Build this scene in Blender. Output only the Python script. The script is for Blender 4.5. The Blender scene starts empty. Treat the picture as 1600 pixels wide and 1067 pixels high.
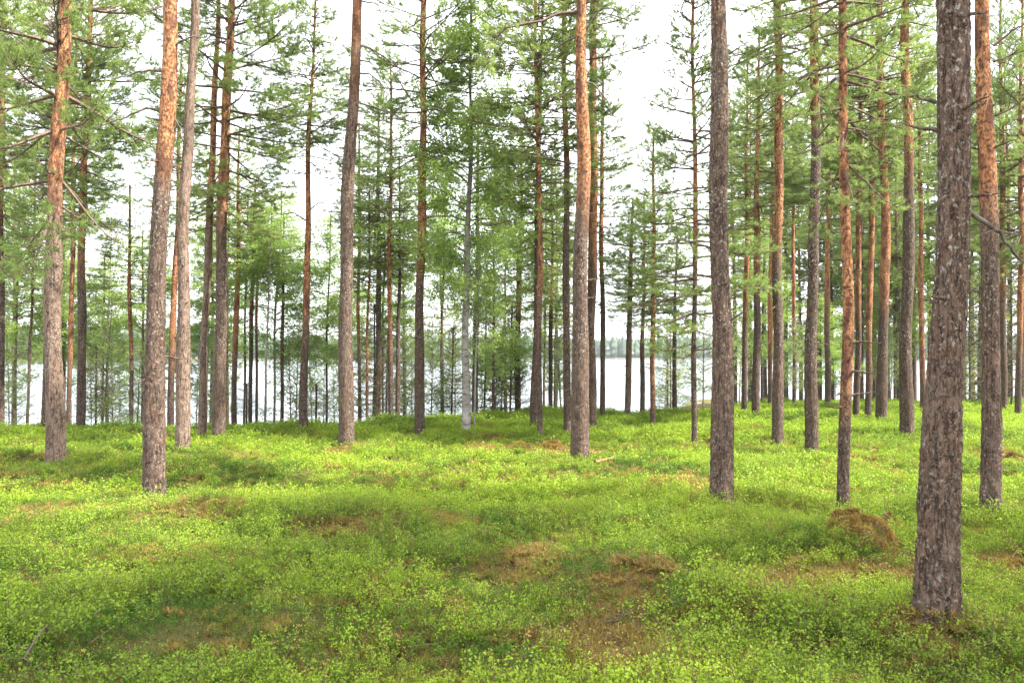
import bpy, math, random
import numpy as np
from mathutils import Vector, Matrix

SC = bpy.context.scene
COL = SC.collection
RNG = np.random.default_rng(11)
R_ = math.radians
CAM_Z, FPX, PITCH = 1.6, 1250.0, R_(0.9)

# ------------------------------------------------------------------ helpers
def smooth(a, b, x):
    t = np.clip((np.asarray(x, float) - a) / (b - a), 0, 1)
    return t * t * (3 - 2 * t)

def unit(v):
    v = np.asarray(v, float)
    return v / np.maximum(np.linalg.norm(v, axis=-1, keepdims=True), 1e-9)

def vnoise(x, y, seed=0):
    """smooth 2-D value noise in 0..1"""
    x = np.asarray(x, float); y = np.asarray(y, float)
    xi = np.floor(x).astype(np.int64); yi = np.floor(y).astype(np.int64)
    fx = x - xi; fy = y - yi
    fx = fx * fx * (3 - 2 * fx); fy = fy * fy * (3 - 2 * fy)
    def h(i, j):
        n = (i * 374761393 + j * 668265263 + seed * 974711) & 0x7fffffff
        n = ((n ^ (n >> 13)) * 1274126177) & 0x7fffffff
        return ((n ^ (n >> 16)) & 0xffff) / 65535.0
    return (h(xi, yi) * (1 - fx) + h(xi + 1, yi) * fx) * (1 - fy) + (h(xi, yi + 1) * (1 - fx) + h(xi + 1, yi + 1) * fx) * fy

def fbm(x, y, seed=0, octv=3):
    s = 0; a = 0.5; t = 0
    for o in range(octv):
        s = s + a * vnoise(np.asarray(x) * 2 ** o, np.asarray(y) * 2 ** o, seed + o * 17); t += a; a *= 0.5
    return s / t

def worley(u, v, nu, seed=0):
    """F1, F2-F1 and a cell value; periodic in u with nu cells"""
    ui = np.floor(u).astype(np.int64); vi = np.floor(v).astype(np.int64)
    f1 = np.full(u.shape, 9.0); f2 = np.full(u.shape, 9.0); cid = np.zeros(u.shape)
    def hh(i, j, k):
        n = (i * 374761393 + j * 668265263 + (seed + k) * 974711) & 0x7fffffff
        n = ((n ^ (n >> 13)) * 1274126177) & 0x7fffffff
        return ((n ^ (n >> 16)) & 0xffff) / 65535.0
    for di in (-1, 0, 1):
        for dj in (-1, 0, 1):
            ci = ui + di; cj = vi + dj; cm = np.mod(ci, nu)
            px = ci + hh(cm, cj, 1); py = cj + hh(cm, cj, 2)
            d = np.hypot(px - u, py - v)
            near = d < f1
            f2 = np.where(near, f1, np.minimum(f2, d)); cid = np.where(near, hh(cm, cj, 3), cid); f1 = np.where(near, d, f1)
    return f1, f2 - f1, cid

class MB:
    """collects vertex / face blocks and links them as one mesh object"""
    def __init__(s):
        s.v = []; s.f = []; s.n = 0; s.at = {}
    def add(s, verts, faces, mat=0, **attrs):
        verts = np.asarray(verts, np.float32).reshape(-1, 3); faces = np.asarray(faces, np.int32)
        s.v.append(verts); s.f.append((faces + s.n, mat))
        for k in attrs: s.at.setdefault(k, [])
        for k in s.at:
            a = attrs.get(k, 0.0)
            s.at[k].append((s.n, np.broadcast_to(np.asarray(a, np.float32), (len(verts),))))
        s.n += len(verts)
    def mesh(s, name, mats, shade=True):
        me = bpy.data.meshes.new(name)
        V = np.concatenate(s.v); me.vertices.add(len(V)); me.vertices.foreach_set('co', V.ravel())
        loops = np.concatenate([f.ravel() for f, _ in s.f])
        tot = np.concatenate([np.full(len(f), f.shape[1], np.int32) for f, _ in s.f])
        mi = np.concatenate([np.full(len(f), m, np.int32) for f, m in s.f])
        start = np.concatenate([[0], np.cumsum(tot)[:-1]]).astype(np.int32)
        me.loops.add(len(loops)); me.loops.foreach_set('vertex_index', loops.astype(np.int32))
        me.polygons.add(len(tot)); me.polygons.foreach_set('loop_start', start); me.polygons.foreach_set('loop_total', tot)
        me.polygons.foreach_set('material_index', mi)
        me.polygons.foreach_set('use_smooth', np.full(len(tot), shade, bool))
        for k, parts in s.at.items():
            a = np.zeros(len(V), np.float32)
            for st, arr in parts: a[st:st + len(arr)] = arr
            me.attributes.new(k, 'FLOAT', 'POINT').data.foreach_set('value', a)
        for m in mats: me.materials.append(m)
        me.update(calc_edges=True)
        return me
    def build(s, name, mats, parent=None, shade=True):
        return link(name, s.mesh(name, mats, shade), parent)

def link(name, data, parent=None, loc=None):
    o = bpy.data.objects.new(name, data); COL.objects.link(o)
    if parent is not None: o.parent = parent
    if loc is not None: o.location = loc
    return o

def tag(o, label=None, cat=None, group=None, kind=None):
    if label: o['label'] = label
    if cat: o['category'] = cat
    if group: o['group'] = group
    if kind: o['kind'] = kind
    return o

def tubes(P, Rr, sides):
    """P (B,n,3), Rr (B,n) -> verts, quads"""
    P = np.asarray(P, float); Rr = np.asarray(Rr, float)
    if P.ndim == 2: P = P[None]; Rr = Rr[None]
    B, n, _ = P.shape
    T = unit(np.gradient(P, axis=1))
    ref = np.where(np.abs(T[..., 2:3]) > 0.9, np.array([1.0, 0, 0]), np.array([0, 0, 1.0]))
    U = unit(np.cross(T, ref)); W = np.cross(T, U)
    a = np.arange(sides) / sides * 2 * math.pi
    ring = np.cos(a)[:, None] * U[:, :, None, :] + np.sin(a)[:, None] * W[:, :, None, :]
    V = P[:, :, None, :] + Rr[:, :, None, None] * ring
    i = np.arange(n - 1)[:, None] * sides; j = np.arange(sides)[None]; j2 = (j + 1) % sides
    q = np.stack([i + j, i + j2, i + sides + j2, i + sides + j], -1).reshape(-1, 4)
    q = (q[None] + (np.arange(B) * n * sides)[:, None, None]).reshape(-1, 4)
    return V.reshape(-1, 3), q

# ------------------------------------------------------------------ terrain
MOUNDS = []                                      # (x, y, radius, height) low moss humps of the ground itself
def crest(x):
    return 16.6 + 4.6 * smooth(-5, 1, x) + 1.0 * smooth(4, 9, x)
def shore(x):
    return 23.5 + 2.5 * smooth(-5, 1, x) + 20 * smooth(4.5, 11, x)
def H(x, y):
    x = np.asarray(x, float); y = np.asarray(y, float)
    z = 0.20 * (fbm(x * 0.33 + 7, y * 0.33, 3) - 0.5) + 0.24 * (fbm(x * 0.9, y * 0.9 + 3, 5) - 0.5) + 0.10 * (vnoise(x * 2.1, y * 2.1, 15) - .5) + 0.05 * (fbm(x * 3.1, y * 3.1, 9, 2) - 0.5)
    z = z * smooth(60, 40, y)
    e = crest(x); s = shore(x)
    z = z - .07 * smooth(9, 17, y) - 1.0 * smooth(0, 1, (y - e) / (s - e)) - 2.2 * smooth(0, 1, (y - s) / 9.0)
    for (mx, my, r, h) in MOUNDS:
        z = z + h * np.exp(-((x - mx) ** 2 + (y - my) ** 2) / (r * r))
    return z

FW = np.array([0, math.cos(PITCH), math.sin(PITCH)]); UP = np.array([0, -math.sin(PITCH), math.cos(PITCH)])
def ray(px, py):
    return FW + np.array([1.0, 0, 0]) * ((px - 800) / FPX) + UP * ((533.5 - py) / FPX)
def at_depth(px, py, d):
    r = ray(px, py); return np.array([0, 0, CAM_Z]) + r * (d / r[1])
def ground_hit(px, py, lift=0.10):
    r = ray(px, py); ys = np.linspace(2.5, 60, 4000)
    P = np.array([0, 0, CAM_Z])[None] + r[None] * (ys / r[1])[:, None]
    below = np.nonzero(P[:, 2] < H(P[:, 0], P[:, 1]) + lift)[0]
    if len(below) == 0: return None
    return P[below[0]]

for (px, py, rp, h) in ((1000, 905, 50, .13), (826, 878, 40, .10), (60, 760, 70, .12), (1040, 690, 60, .10), (480, 830, 90, .12),
                        (1150, 960, 80, .08), (340, 800, 80, .10), (700, 740, 90, .08), (1450, 985, 70, .10), (250, 985, 90, .07), (1325, 872, 75, .14), (1465, 985, 80, .06)):
    g = ground_hit(px, py, 0)
    MOUNDS.append((g[0], g[1], rp * g[1] / FPX, h))

# ------------------------------------------------------------------ materials
def new_mat(name):
    m = bpy.data.materials.new(name); m.use_nodes = True
    nt = m.node_tree; nt.nodes.clear()
    return m, nt, nt.nodes, nt.links
def N(nt, typ, **kw):
    n = nt.nodes.new(typ)
    for k, v in kw.items():
        if k.startswith('_'): n.inputs[int(k[1:])].default_value = v
        else: setattr(n, k, v)
    return n
def mixc(nt, f, a, b, mode='MIX'):
    n = N(nt, 'ShaderNodeMix', data_type='RGBA', blend_type=mode)
    for sock, val in ((n.inputs[0], f), (n.inputs[6], a), (n.inputs[7], b)):
        if isinstance(val, bpy.types.NodeSocket): nt.links.new(val, sock)
        elif isinstance(val, (int, float)): sock.default_value = val
        else: sock.default_value = (*val, 1)
    return n.outputs[2]
def attr(nt, name, typ='GEOMETRY'):
    return N(nt, 'ShaderNodeAttribute', attribute_name=name, attribute_type=typ).outputs['Fac']
def mathn(nt, op, a, b=0.0, clamp=False):
    n = N(nt, 'ShaderNodeMath', operation=op, use_clamp=clamp)
    for s, v in ((n.inputs[0], a), (n.inputs[1], b)):
        if isinstance(v, bpy.types.NodeSocket): nt.links.new(v, s)
        else: s.default_value = v
    return n.outputs[0]
def maprange(nt, v, a, b, c=0.0, d=1.0):
    n = N(nt, 'ShaderNodeMapRange'); nt.links.new(v, n.inputs[0])
    for i, q in enumerate((a, b, c, d)): n.inputs[i + 1].default_value = q
    return n.outputs[0]
def noise_tex(nt, coord, scale, detail=3, vec_scale=None):
    n = N(nt, 'ShaderNodeTexNoise'); n.inputs['Scale'].default_value = scale; n.inputs['Detail'].default_value = detail
    if vec_scale:
        mp = N(nt, 'ShaderNodeMapping'); mp.inputs['Scale'].default_value = vec_scale
        nt.links.new(coord, mp.inputs[0]); coord = mp.outputs[0]
    nt.links.new(coord, n.inputs['Vector'])
    return n.outputs['Fac']

def leaf_mat(name, dark, light, trans=0.4, rough=0.5, inst=False, spec=0.3):
    """thin leaf: diffuse + translucent; colour varies per leaf (rnd) and per plant"""
    m, nt, nd, lk = new_mat(name)
    f = attr(nt, 'rnd')
    if inst:
        t = attr(nt, 'tint', 'INSTANCER')
        f = mathn(nt, 'MULTIPLY_ADD', t, 0.6); f.node.inputs[2].default_value = -0.25
        f2 = mathn(nt, 'ADD', f, attr(nt, 'rnd'), True); f = f2
    else:
        oi = N(nt, 'ShaderNodeObjectInfo').outputs['Random']
        q = mathn(nt, 'MULTIPLY_ADD', oi, 0.3); q.node.inputs[2].default_value = -0.15
        f = mathn(nt, 'ADD', f, q, True)
    c = mixc(nt, f, dark, light)
    p = N(nt, 'ShaderNodeBsdfPrincipled'); lk.new(c, p.inputs['Base Color'])
    p.inputs['Roughness'].default_value = rough; p.inputs['Specular IOR Level'].default_value = spec
    tr = N(nt, 'ShaderNodeBsdfTranslucent'); lk.new(c, tr.inputs['Color'])
    mx = N(nt, 'ShaderNodeMixShader', _0=trans); lk.new(p.outputs[0], mx.inputs[1]); lk.new(tr.outputs[0], mx.inputs[2])
    o = N(nt, 'ShaderNodeOutputMaterial'); lk.new(mx.outputs[0], o.inputs[0])
    return m

def bark_mat():
    m, nt, nd, lk = new_mat('pine_bark')
    tc = N(nt, 'ShaderNodeTexCoord').outputs['Object']
    orange = attr(nt, 'orange'); groove = attr(nt, 'groove'); pale = attr(nt, 'pale'); cell = attr(nt, 'cell')
    n1 = noise_tex(nt, tc, 9, 5, (1, 1, .35)); n2 = noise_tex(nt, tc, 60, 4, (1, 1, .45)); n3 = noise_tex(nt, tc, 2.2, 3, (1, 1, .5))
    # small flakes: warped voronoi cells with dark gaps
    wn = N(nt, 'ShaderNodeTexNoise'); wn.inputs['Scale'].default_value = 16; wn.inputs['Detail'].default_value = 3; lk.new(tc, wn.inputs['Vector'])
    wv = N(nt, 'ShaderNodeVectorMath', operation='MULTIPLY_ADD'); lk.new(wn.outputs['Color'], wv.inputs[0]); wv.inputs[1].default_value = (.09, .09, .16); lk.new(tc, wv.inputs[2])
    mp = N(nt, 'ShaderNodeMapping'); mp.inputs['Scale'].default_value = (1, 1, .36); lk.new(wv.outputs[0], mp.inputs[0])
    ve = N(nt, 'ShaderNodeTexVoronoi', feature='DISTANCE_TO_EDGE'); ve.inputs['Scale'].default_value = 62; lk.new(mp.outputs[0], ve.inputs['Vector'])
    vc = N(nt, 'ShaderNodeTexVoronoi', feature='F1'); vc.inputs['Scale'].default_value = 62; lk.new(mp.outputs[0], vc.inputs['Vector'])
    sepc = N(nt, 'ShaderNodeSeparateColor'); lk.new(vc.outputs['Color'], sepc.inputs[0]); flake = sepc.outputs[0]
    gap = mathn(nt, 'MULTIPLY', maprange(nt, ve.outputs['Distance'], .0, .16, .9, 0), maprange(nt, noise_tex(nt, tc, 30, 3, (1, 1, .4)), .42, .60))
    low = mixc(nt, maprange(nt, n2, .36, .64), (.046, .030, .022), (.128, .086, .061))
    low = mixc(nt, maprange(nt, flake, .55, 1.0, 0, .65), low, (.185, .138, .105))
    low = mixc(nt, maprange(nt, cell, .1, .9, 0, .5), low, (.10, .058, .045))
    low = mixc(nt, mathn(nt, 'MULTIPLY', pale, .7), low, (.29, .20, .148))
    low = mixc(nt, gap, low, (.026, .018, .015))
    fur = noise_tex(nt, tc, 24, 4, (1, 1, .10))
    low = mixc(nt, mathn(nt, 'MULTIPLY', maprange(nt, mathn(nt, 'ABSOLUTE', mathn(nt, 'SUBTRACT', fur, .5)), .0, .045, .95, 0), maprange(nt, n1, .38, .5)), low, (.022, .015, .012))
    low = mixc(nt, maprange(nt, groove, .0, .14, .55, 0.0), low, (.018, .012, .010))
    up = mixc(nt, maprange(nt, n2, .42, .58), (.26, .095, .04), (.60, .33, .15))
    up = mixc(nt, maprange(nt, n3, .42, .62, 0, .55), up, (.27, .085, .036))
    up = mixc(nt, maprange(nt, n1, .49, .58, 0, .9), up, (.13, .055, .035))
    up = mixc(nt, maprange(nt, noise_tex(nt, tc, 30, 5, (1, 1, .8)), .53, .60, 0, .8), up, (.06, .033, .027))
    f = mathn(nt, 'ADD', orange, mathn(nt, 'MULTIPLY', mathn(nt, 'SUBTRACT', n1, .5), mathn(nt, 'MULTIPLY', mathn(nt, 'SUBTRACT', 1.0, mathn(nt, 'ABSOLUTE', mathn(nt, 'SUBTRACT', orange, .5))), 3.0)), True)
    base = mixc(nt, f, low, up)
    lich = maprange(nt, noise_tex(nt, tc, 48, 3, (1, 1, .7)), .58, .66, 0, .8)
    lich = mathn(nt, 'MULTIPLY', lich, mathn(nt, 'SUBTRACT', 1.0, mathn(nt, 'MULTIPLY', orange, .8)))
    lich = mathn(nt, 'MULTIPLY', lich, maprange(nt, n3, .4, .62, .25, 1))
    base = mixc(nt, lich, base, (.36, .35, .31))
    p = N(nt, 'ShaderNodeBsdfPrincipled'); lk.new(base, p.inputs['Base Color'])
    p.inputs['Roughness'].default_value = .85; p.inputs['Specular IOR Level'].default_value = .2
    b = N(nt, 'ShaderNodeBump'); b.inputs['Strength'].default_value = .8; b.inputs['Distance'].default_value = .012
    lk.new(mathn(nt, 'SUBTRACT', mathn(nt, 'ADD', n2, mathn(nt, 'MULTIPLY', flake, .7)), mathn(nt, 'MULTIPLY', gap, .9)), b.inputs['Height']); lk.new(b.outputs[0], p.inputs['Normal'])
    o = N(nt, 'ShaderNodeOutputMaterial'); lk.new(p.outputs[0], o.inputs[0])
    return m

def birch_mat():
    m, nt, nd, lk = new_mat('birch_bark')
    tc = N(nt, 'ShaderNodeTexCoord').outputs['Object']
    n1 = noise_tex(nt, tc, 7, 4, (1, 1, 2.5)); n2 = noise_tex(nt, tc, 22, 3, (.6, .6, 2.5)); n3 = noise_tex(nt, tc, 3, 3)
    base = mixc(nt, maprange(nt, n3, .3, .7), (.36, .335, .30), (.17, .15, .13))
    base = mixc(nt, maprange(nt, n2, .56, .64, 0, .85), base, (.07, .06, .055))
    base = mixc(nt, maprange(nt, n1, .54, .62, 0, .9), base, (.10, .08, .07))
    base = mixc(nt, attr(nt, 'orange'), base, (.10, .075, .065))
    p = N(nt, 'ShaderNodeBsdfPrincipled'); lk.new(base, p.inputs['Base Color']); p.inputs['Roughness'].default_value = .7
    o = N(nt, 'ShaderNodeOutputMaterial'); lk.new(p.outputs[0], o.inputs[0])
    return m

def wood_mat(name, a, b, scale=25):
    m, nt, nd, lk = new_mat(name)
    tc = N(nt, 'ShaderNodeTexCoord').outputs['Object']
    c = mixc(nt, maprange(nt, noise_tex(nt, tc, scale, 4), .35, .65), a, b)
    p = N(nt, 'ShaderNodeBsdfPrincipled'); lk.new(c, p.inputs['Base Color']); p.inputs['Roughness'].default_value = .85
    o = N(nt, 'ShaderNodeOutputMaterial'); lk.new(p.outputs[0], o.inputs[0])
    return m

def ground_mat():
    m, nt, nd, lk = new_mat('forest_floor')
    tc = N(nt, 'ShaderNodeTexCoord').outputs['Object']
    n1 = noise_tex(nt, tc, 1.3, 5); n2 = noise_tex(nt, tc, 14, 5); n3 = noise_tex(nt, tc, 70, 4)
    a = mixc(nt, maprange(nt, n2, .35, .65), (.075, .085, .022), (.13, .10, .035))
    b = mixc(nt, maprange(nt, n3, .35, .65), (.15, .085, .04), (.26, .165, .06))
    bare = attr(nt, 'bare')
    f = mathn(nt, 'ADD', mathn(nt, 'MULTIPLY', maprange(nt, n1, .5, .7), .35), bare, True)
    c = mixc(nt, f, a, b)
    c = mixc(nt, maprange(nt, n3, .56, .66, 0, .7), c, (.06, .038, .022))
    p = N(nt, 'ShaderNodeBsdfPrincipled'); lk.new(c, p.inputs['Base Color']); p.inputs['Roughness'].default_value = .95
    p.inputs['Specular IOR Level'].default_value = .1
    bm = N(nt, 'ShaderNodeBump'); bm.inputs['Strength'].default_value = 1; bm.inputs['Distance'].default_value = .02
    lk.new(n3, bm.inputs['Height']); lk.new(bm.outputs[0], p.inputs['Normal'])
    o = N(nt, 'ShaderNodeOutputMaterial'); lk.new(p.outputs[0], o.inputs[0])
    return m

def water_mat():
    m, nt, nd, lk = new_mat('lake_water')
    tc = N(nt, 'ShaderNodeTexCoord').outputs['Object']
    p = N(nt, 'ShaderNodeBsdfPrincipled'); p.inputs['Base Color'].default_value = (.10, .13, .15, 1)
    p.inputs['Roughness'].default_value = .12; p.inputs['IOR'].default_value = 1.33
    b = N(nt, 'ShaderNodeBump'); b.inputs['Strength'].default_value = .9; b.inputs['Distance'].default_value = .15
    lk.new(noise_tex(nt, tc, .9, 4, (.45, 1.2, 1)), b.inputs['Height']); lk.new(b.outputs[0], p.inputs['Normal'])
    o = N(nt, 'ShaderNodeOutputMaterial'); lk.new(p.outputs[0], o.inputs[0])
    return m

M_BARK = bark_mat(); M_BIRCH = birch_mat(); M_GROUND = ground_mat(); M_WATER = water_mat()
M_LIMB = wood_mat('limb_bark', (.065, .046, .037), (.17, .105, .07))
M_DEAD = wood_mat('dead_branch_wood', (.055, .043, .037), (.17, .14, .12))
M_TWIG = wood_mat('birch_twigs', (.12, .10, .08), (.27, .225, .18))
M_PALEWOOD = wood_mat('split_wood', (.15, .085, .035), (.28, .175, .075))
M_NEEDLE = leaf_mat('pine_needles', (.145, .215, .058), (.36, .46, .13), .52)
M_SPRUCE = leaf_mat('spruce_needles', (.035, .065, .022), (.12, .18, .045), .25)
M_BIRCHLEAF = leaf_mat('birch_leaves', (.22, .36, .060), (.42, .55, .13), .58)
M_BERRY = leaf_mat('bilberry_leaves', (.055, .132, .010), (.31, .43, .030), .40, .5, True)
M_LINGON = leaf_mat('lingonberry_leaves', (.045, .11, .014), (.13, .25, .025), .35, .5, True, .12)
M_STEM = wood_mat('bilberry_stems', (.10, .085, .03), (.17, .12, .05))
M_MOSS = leaf_mat('moss_fronds', (.165, .105, .036), (.40, .31, .085), .3, .7, True, .1)
M_MOSS2 = leaf_mat('mound_moss', (.19, .115, .038), (.48, .34, .095), .3, .7, False, .1)
M_LITTER = wood_mat('needle_litter', (.085, .048, .026), (.20, .12, .065), 40)
M_FAR = leaf_mat('far_forest', (.035, .065, .03), (.085, .13, .055), .15)

# ------------------------------------------------------------------ setting
def spaced(*segs):
    return np.unique(np.concatenate([np.arange(a, b, s) for a, b, s in segs]))
gx = spaced((-3000, -300, 150), (-300, -60, 20), (-60, -24, 1), (-24, 24, .16), (24, 60, 1), (60, 300, 20), (300, 3001, 150))
gy = spaced((-80, -6, 2), (-6, 2, .5), (2, 28, .16), (28, 60, .6), (60, 200, 20), (200, 3001, 150))
X, Y = np.meshgrid(gx, gy); Z = H(X, Y)

# bare mossy patches (photo spot, size in px)
PATCH = []
for (px, py, rx, ry, w) in ((965, 1000, 95, 58, .95), (1000, 905, 48, 20, .9), (825, 878, 42, 17, 1), (1000, 1045, 110, 24, .45), (275, 785, 60, 12, .8),
                            (208, 750, 26, 8, .9), (815, 702, 75, 9, 1), (1575, 716, 45, 10, 1), (1590, 895, 40, 22, 1), (1065, 752, 40, 12, .7),
                            (541, 697, 35, 5, .9), (372, 710, 24, 7, .7), (765, 680, 30, 5, .8), (1460, 990, 45, 16, .8), (1350, 880, 90, 35, .75),
                            (250, 950, 30, 8, .3), (690, 805, 26, 12, .7), (545, 830, 40, 14, .6), (100, 795, 60, 14, .5), (1230, 935, 70, 40, .5),
                            (1212, 692, 30, 5, .9), (1330, 720, 60, 6, .5), (20, 700, 60, 6, .5), (1130, 785, 50, 8, .6), (1580, 790, 40, 8, .7), (640, 680, 40, 5, .6)):
    g = ground_hit(px, py, 0.05)
    d = g[1]; k = d / FPX
    PATCH.append((g[0], g[1], rx * k, ry * d * d / (CAM_Z * FPX), w))
def bare(x, y):
    b = np.zeros(np.shape(x))
    wob = 0.55 + 0.6 * fbm(np.asarray(x) * 2.3, np.asarray(y) * 2.3, 41)
    for (px, py, rx, ry, w) in PATCH:
        q = np.hypot((x - px) / rx, (y - py) / ry) * wob
        b = np.maximum(b, w * smooth(1.3, .6, q))
    return b * smooth(.06, .38, fbm(np.asarray(x) * 4.5, np.asarray(y) * 4.5, 43, 2))

mb = MB()
nx, ny = len(gx), len(gy)
i = np.arange(ny - 1)[:, None] * nx; j = np.arange(nx - 1)[None]
mb.add(np.stack([X, Y, Z], -1), np.stack([i + j, i + j + 1, i + nx + j + 1, i + nx + j], -1).reshape(-1, 4), 0, bare=bare(X, Y).ravel())
tag(mb.build('ground', [M_GROUND]), kind='structure')

LAKE_Z = -1.12
me = bpy.data.meshes.new('lake')
me.from_pydata([(-3000, 18, LAKE_Z), (3000, 18, LAKE_Z), (3000, 3000, LAKE_Z), (-3000, 3000, LAKE_Z)], [], [(0, 1, 2, 3)])
me.materials.append(M_WATER)
tag(link('lake', me), kind='structure')

# far shore: land with a dense wood on it
def far_y(x):
    return 430 + 60 * np.sin(x * .006 + 1) + 25 * np.sin(x * .021) - 190 * smooth(-110, -190, x) - 60 * smooth(160, 260, x)
fx = np.arange(-900, 901, 15.0)
mb = MB()
rows = []
for dy, z in ((-14, -2.5), (0, -.9), (25, 1.2), (120, 4), (500, 6), (1800, 4)):
    rows.append(np.stack([fx, far_y(fx) + dy, np.full(len(fx), z)], -1))
V = np.concatenate(rows); n = len(fx)
q = [(r * n + c, r * n + c + 1, (r + 1) * n + c + 1, (r + 1) * n + c) for r in range(5) for c in range(n - 1)]
mb.add(V, np.array(q), 0, bare=0)
tag(mb.build('far_shore', [M_GROUND]), kind='structure')
mb = MB()
nt_ = 5200
tx = RNG.uniform(-620, 620, nt_); ty = far_y(tx) + RNG.uniform(1, 75, nt_) ** 1.0
th = RNG.uniform(9, 13, nt_) * (0.85 + .4 * fbm(tx * .02, ty * .0, 77)); tr = th * RNG.uniform(.18, .32, nt_)
th *= np.where(RNG.random(nt_) < .15, 1.15, 1)
sides, lev = 7, 6
for l in range(lev):
    pass
a = np.arange(sides) / sides * 2 * math.pi
hz = np.array([.04, .18, .34, .52, .7, .86, 1.0]); rp = np.array([.55, 1.0, .92, .8, .58, .34, .02])
for blk in range(0, nt_, 1300):
    sl = slice(blk, blk + 1300); B = len(tx[sl])
    rr = tr[sl][:, None, None] * rp[None, :, None] * RNG.uniform(.55, 1.35, (B, 7, sides))
    zz = th[sl][:, None, None] * (hz[None, :, None] + RNG.uniform(-.05, .05, (B, 7, sides)) * (rp < .9)[None, :, None])
    vx = tx[sl][:, None, None] + rr * np.cos(a); vy = ty[sl][:, None, None] + rr * np.sin(a)
    V = np.stack([vx, vy, zz - .6], -1).reshape(-1, 3)
    ii = np.arange(6)[:, None] * sides; jj = np.arange(sides)[None]
    qd = np.stack([ii + jj, ii + (jj + 1) % sides, ii + sides + (jj + 1) % sides, ii + sides + jj], -1).reshape(-1, 4)
    qd = (qd[None] + (np.arange(B) * 7 * sides)[:, None, None]).reshape(-1, 4)
    mb.add(V, qd, 0, rnd=np.repeat(RNG.uniform(0, 1, B), 7 * sides))
tag(mb.build('far_treeline', [M_FAR], shade=False), kind='stuff')

# ------------------------------------------------------------------ foliage generators
def needle_tufts(mb, pos, dr, rng, n=17, ln=.075, w=.0055, mat=1, base=0.5, var=0.5, shoot=.09):
    pos = np.asarray(pos); dr = unit(dr); T = len(pos)
    if T == 0: return
    d = np.repeat(dr, n, 0); p = np.repeat(pos, n, 0); K = T * n
    rv = unit(rng.normal(size=(K, 3))); perp = unit(np.cross(d, rv))
    a = rng.uniform(.35, 1.15, K)[:, None]
    nd = d * np.cos(a) + perp * np.sin(a)
    b = p + d * (rng.uniform(-.3, 1, K) * shoot)[:, None]
    side = unit(np.cross(nd, rng.normal(size=(K, 3)))) * w
    tip = b + nd * (ln * rng.uniform(.7, 1.25, K))[:, None]
    V = np.stack([b - side, b + side, tip], 1).reshape(-1, 3)
    rnd = np.clip(base + var * (np.repeat(rng.uniform(-.5, .5, T), n) + .5 * rng.uniform(-.5, .5, K)), 0, 1)
    mb.add(V, np.arange(K * 3).reshape(-1, 3), mat, rnd=np.repeat(rnd, 3))

def leaves(mb, pos, rng, size, mat=1, flat=.5, base=.5, var=.6, aspect=.7):
    pos = np.asarray(pos); K = len(pos)
    if K == 0: return
    nrm = unit(rng.normal(size=(K, 3)) * (1 - flat) + np.array([0, 0, 1.0]) * flat)
    a = unit(np.cross(nrm, rng.normal(size=(K, 3)))); b = np.cross(nrm, a)
    s = (size * rng.uniform(.65, 1.3, K))[:, None]
    V = np.stack([pos - a * s * .5, pos + b * s * .5 * aspect - a * s * .05, pos + a * s * .6, pos - b * s * .5 * aspect - a * s * .05], 1).reshape(-1, 3)
    mb.add(V, np.arange(K * 4).reshape(-1, 4), mat, rnd=np.repeat(np.clip(base + var * rng.uniform(-.5, .5, K), 0, 1), 4))

def limb_curve(p0, az, el, l, sag, up, n, rng, wob=.05):
    t = np.linspace(0, 1, n)
    h = np.array([math.cos(az), math.sin(az), 0]); sidev = np.array([-math.sin(az), math.cos(az), 0])
    p = p0 + np.outer(t * l * math.cos(el), h)
    p[:, 2] += t * l * math.sin(el) - sag * l * np.sin(t * math.pi * .5) ** 2 + up * l * t ** 3
    wv = np.cumsum(rng.normal(0, wob * l / n, n)); p += np.outer(wv - wv[0], sidev)
    wz = np.cumsum(rng.normal(0, wob * .7 * l / n, n)); p[:, 2] += wz - wz[0]
    return p

def foliate(mb, P, l, rng, dens=1.0, start=.3, n_needle=25, ln=.08, w=.0055, tw_len=.42, base=.5):
    """side twigs with needle tufts along a limb P (n,3)"""
    n = len(P); nt2 = max(3, int(l / .10 * dens))
    ts = np.sort(rng.uniform(start, 1.0, nt2)); idx = ts * (n - 1); i0 = np.minimum(idx.astype(int), n - 2); f = (idx - i0)[:, None]
    B = P[i0] * (1 - f) + P[i0 + 1] * f; T = unit(P[i0 + 1] - P[i0])
    sgn = np.where(np.arange(nt2) % 2 == 0, 1, -1)[:, None]
    side = unit(np.cross(T, np.array([0, 0, 1.0]))) * sgn
    ang = rng.uniform(.45, 1.05, nt2)[:, None]
    D = unit(T * np.cos(ang) + side * np.sin(ang) + np.array([0, 0, 1.0]) * rng.normal(.12, .28, (nt2, 1)))
    L = (.12 + tw_len * l * (1.08 - ts) * rng.uniform(.5, 1.1, nt2)); L = np.minimum(L, .75)
    m = 4; tt = np.linspace(0, 1, m)
    TP = B[:, None] + D[:, None] * (L[:, None, None] * tt[None, :, None]); TP[:, :, 2] += (.10 * L[:, None] * tt[None] ** 2)
    v, q = tubes(TP, np.broadcast_to(np.linspace(.006, .0025, m), (nt2, m)), 3); mb.add(v, q, 0)
    pos = []; dr = []
    for k in range(nt2):
        c = max(1, int(L[k] / .10)); s = np.linspace(.55 if L[k] > .25 else .4, 1, c)
        pos.append(TP[k, 0] + (TP[k, -1] - TP[k, 0]) * s[:, None]); dr.append(np.repeat(D[k][None], c, 0))
    pos.append(P[-1:]); dr.append(unit(P[-1:] - P[-2:-1]))
    pos = np.concatenate(pos); dr = np.concatenate(dr)
    pos = pos + rng.normal(0, .03, pos.shape); dr = dr + rng.normal(0, .3, dr.shape) + np.array([0, 0, .2])
    needle_tufts(mb, pos, dr, rng, n_needle, ln, w, 1, base)

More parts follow.
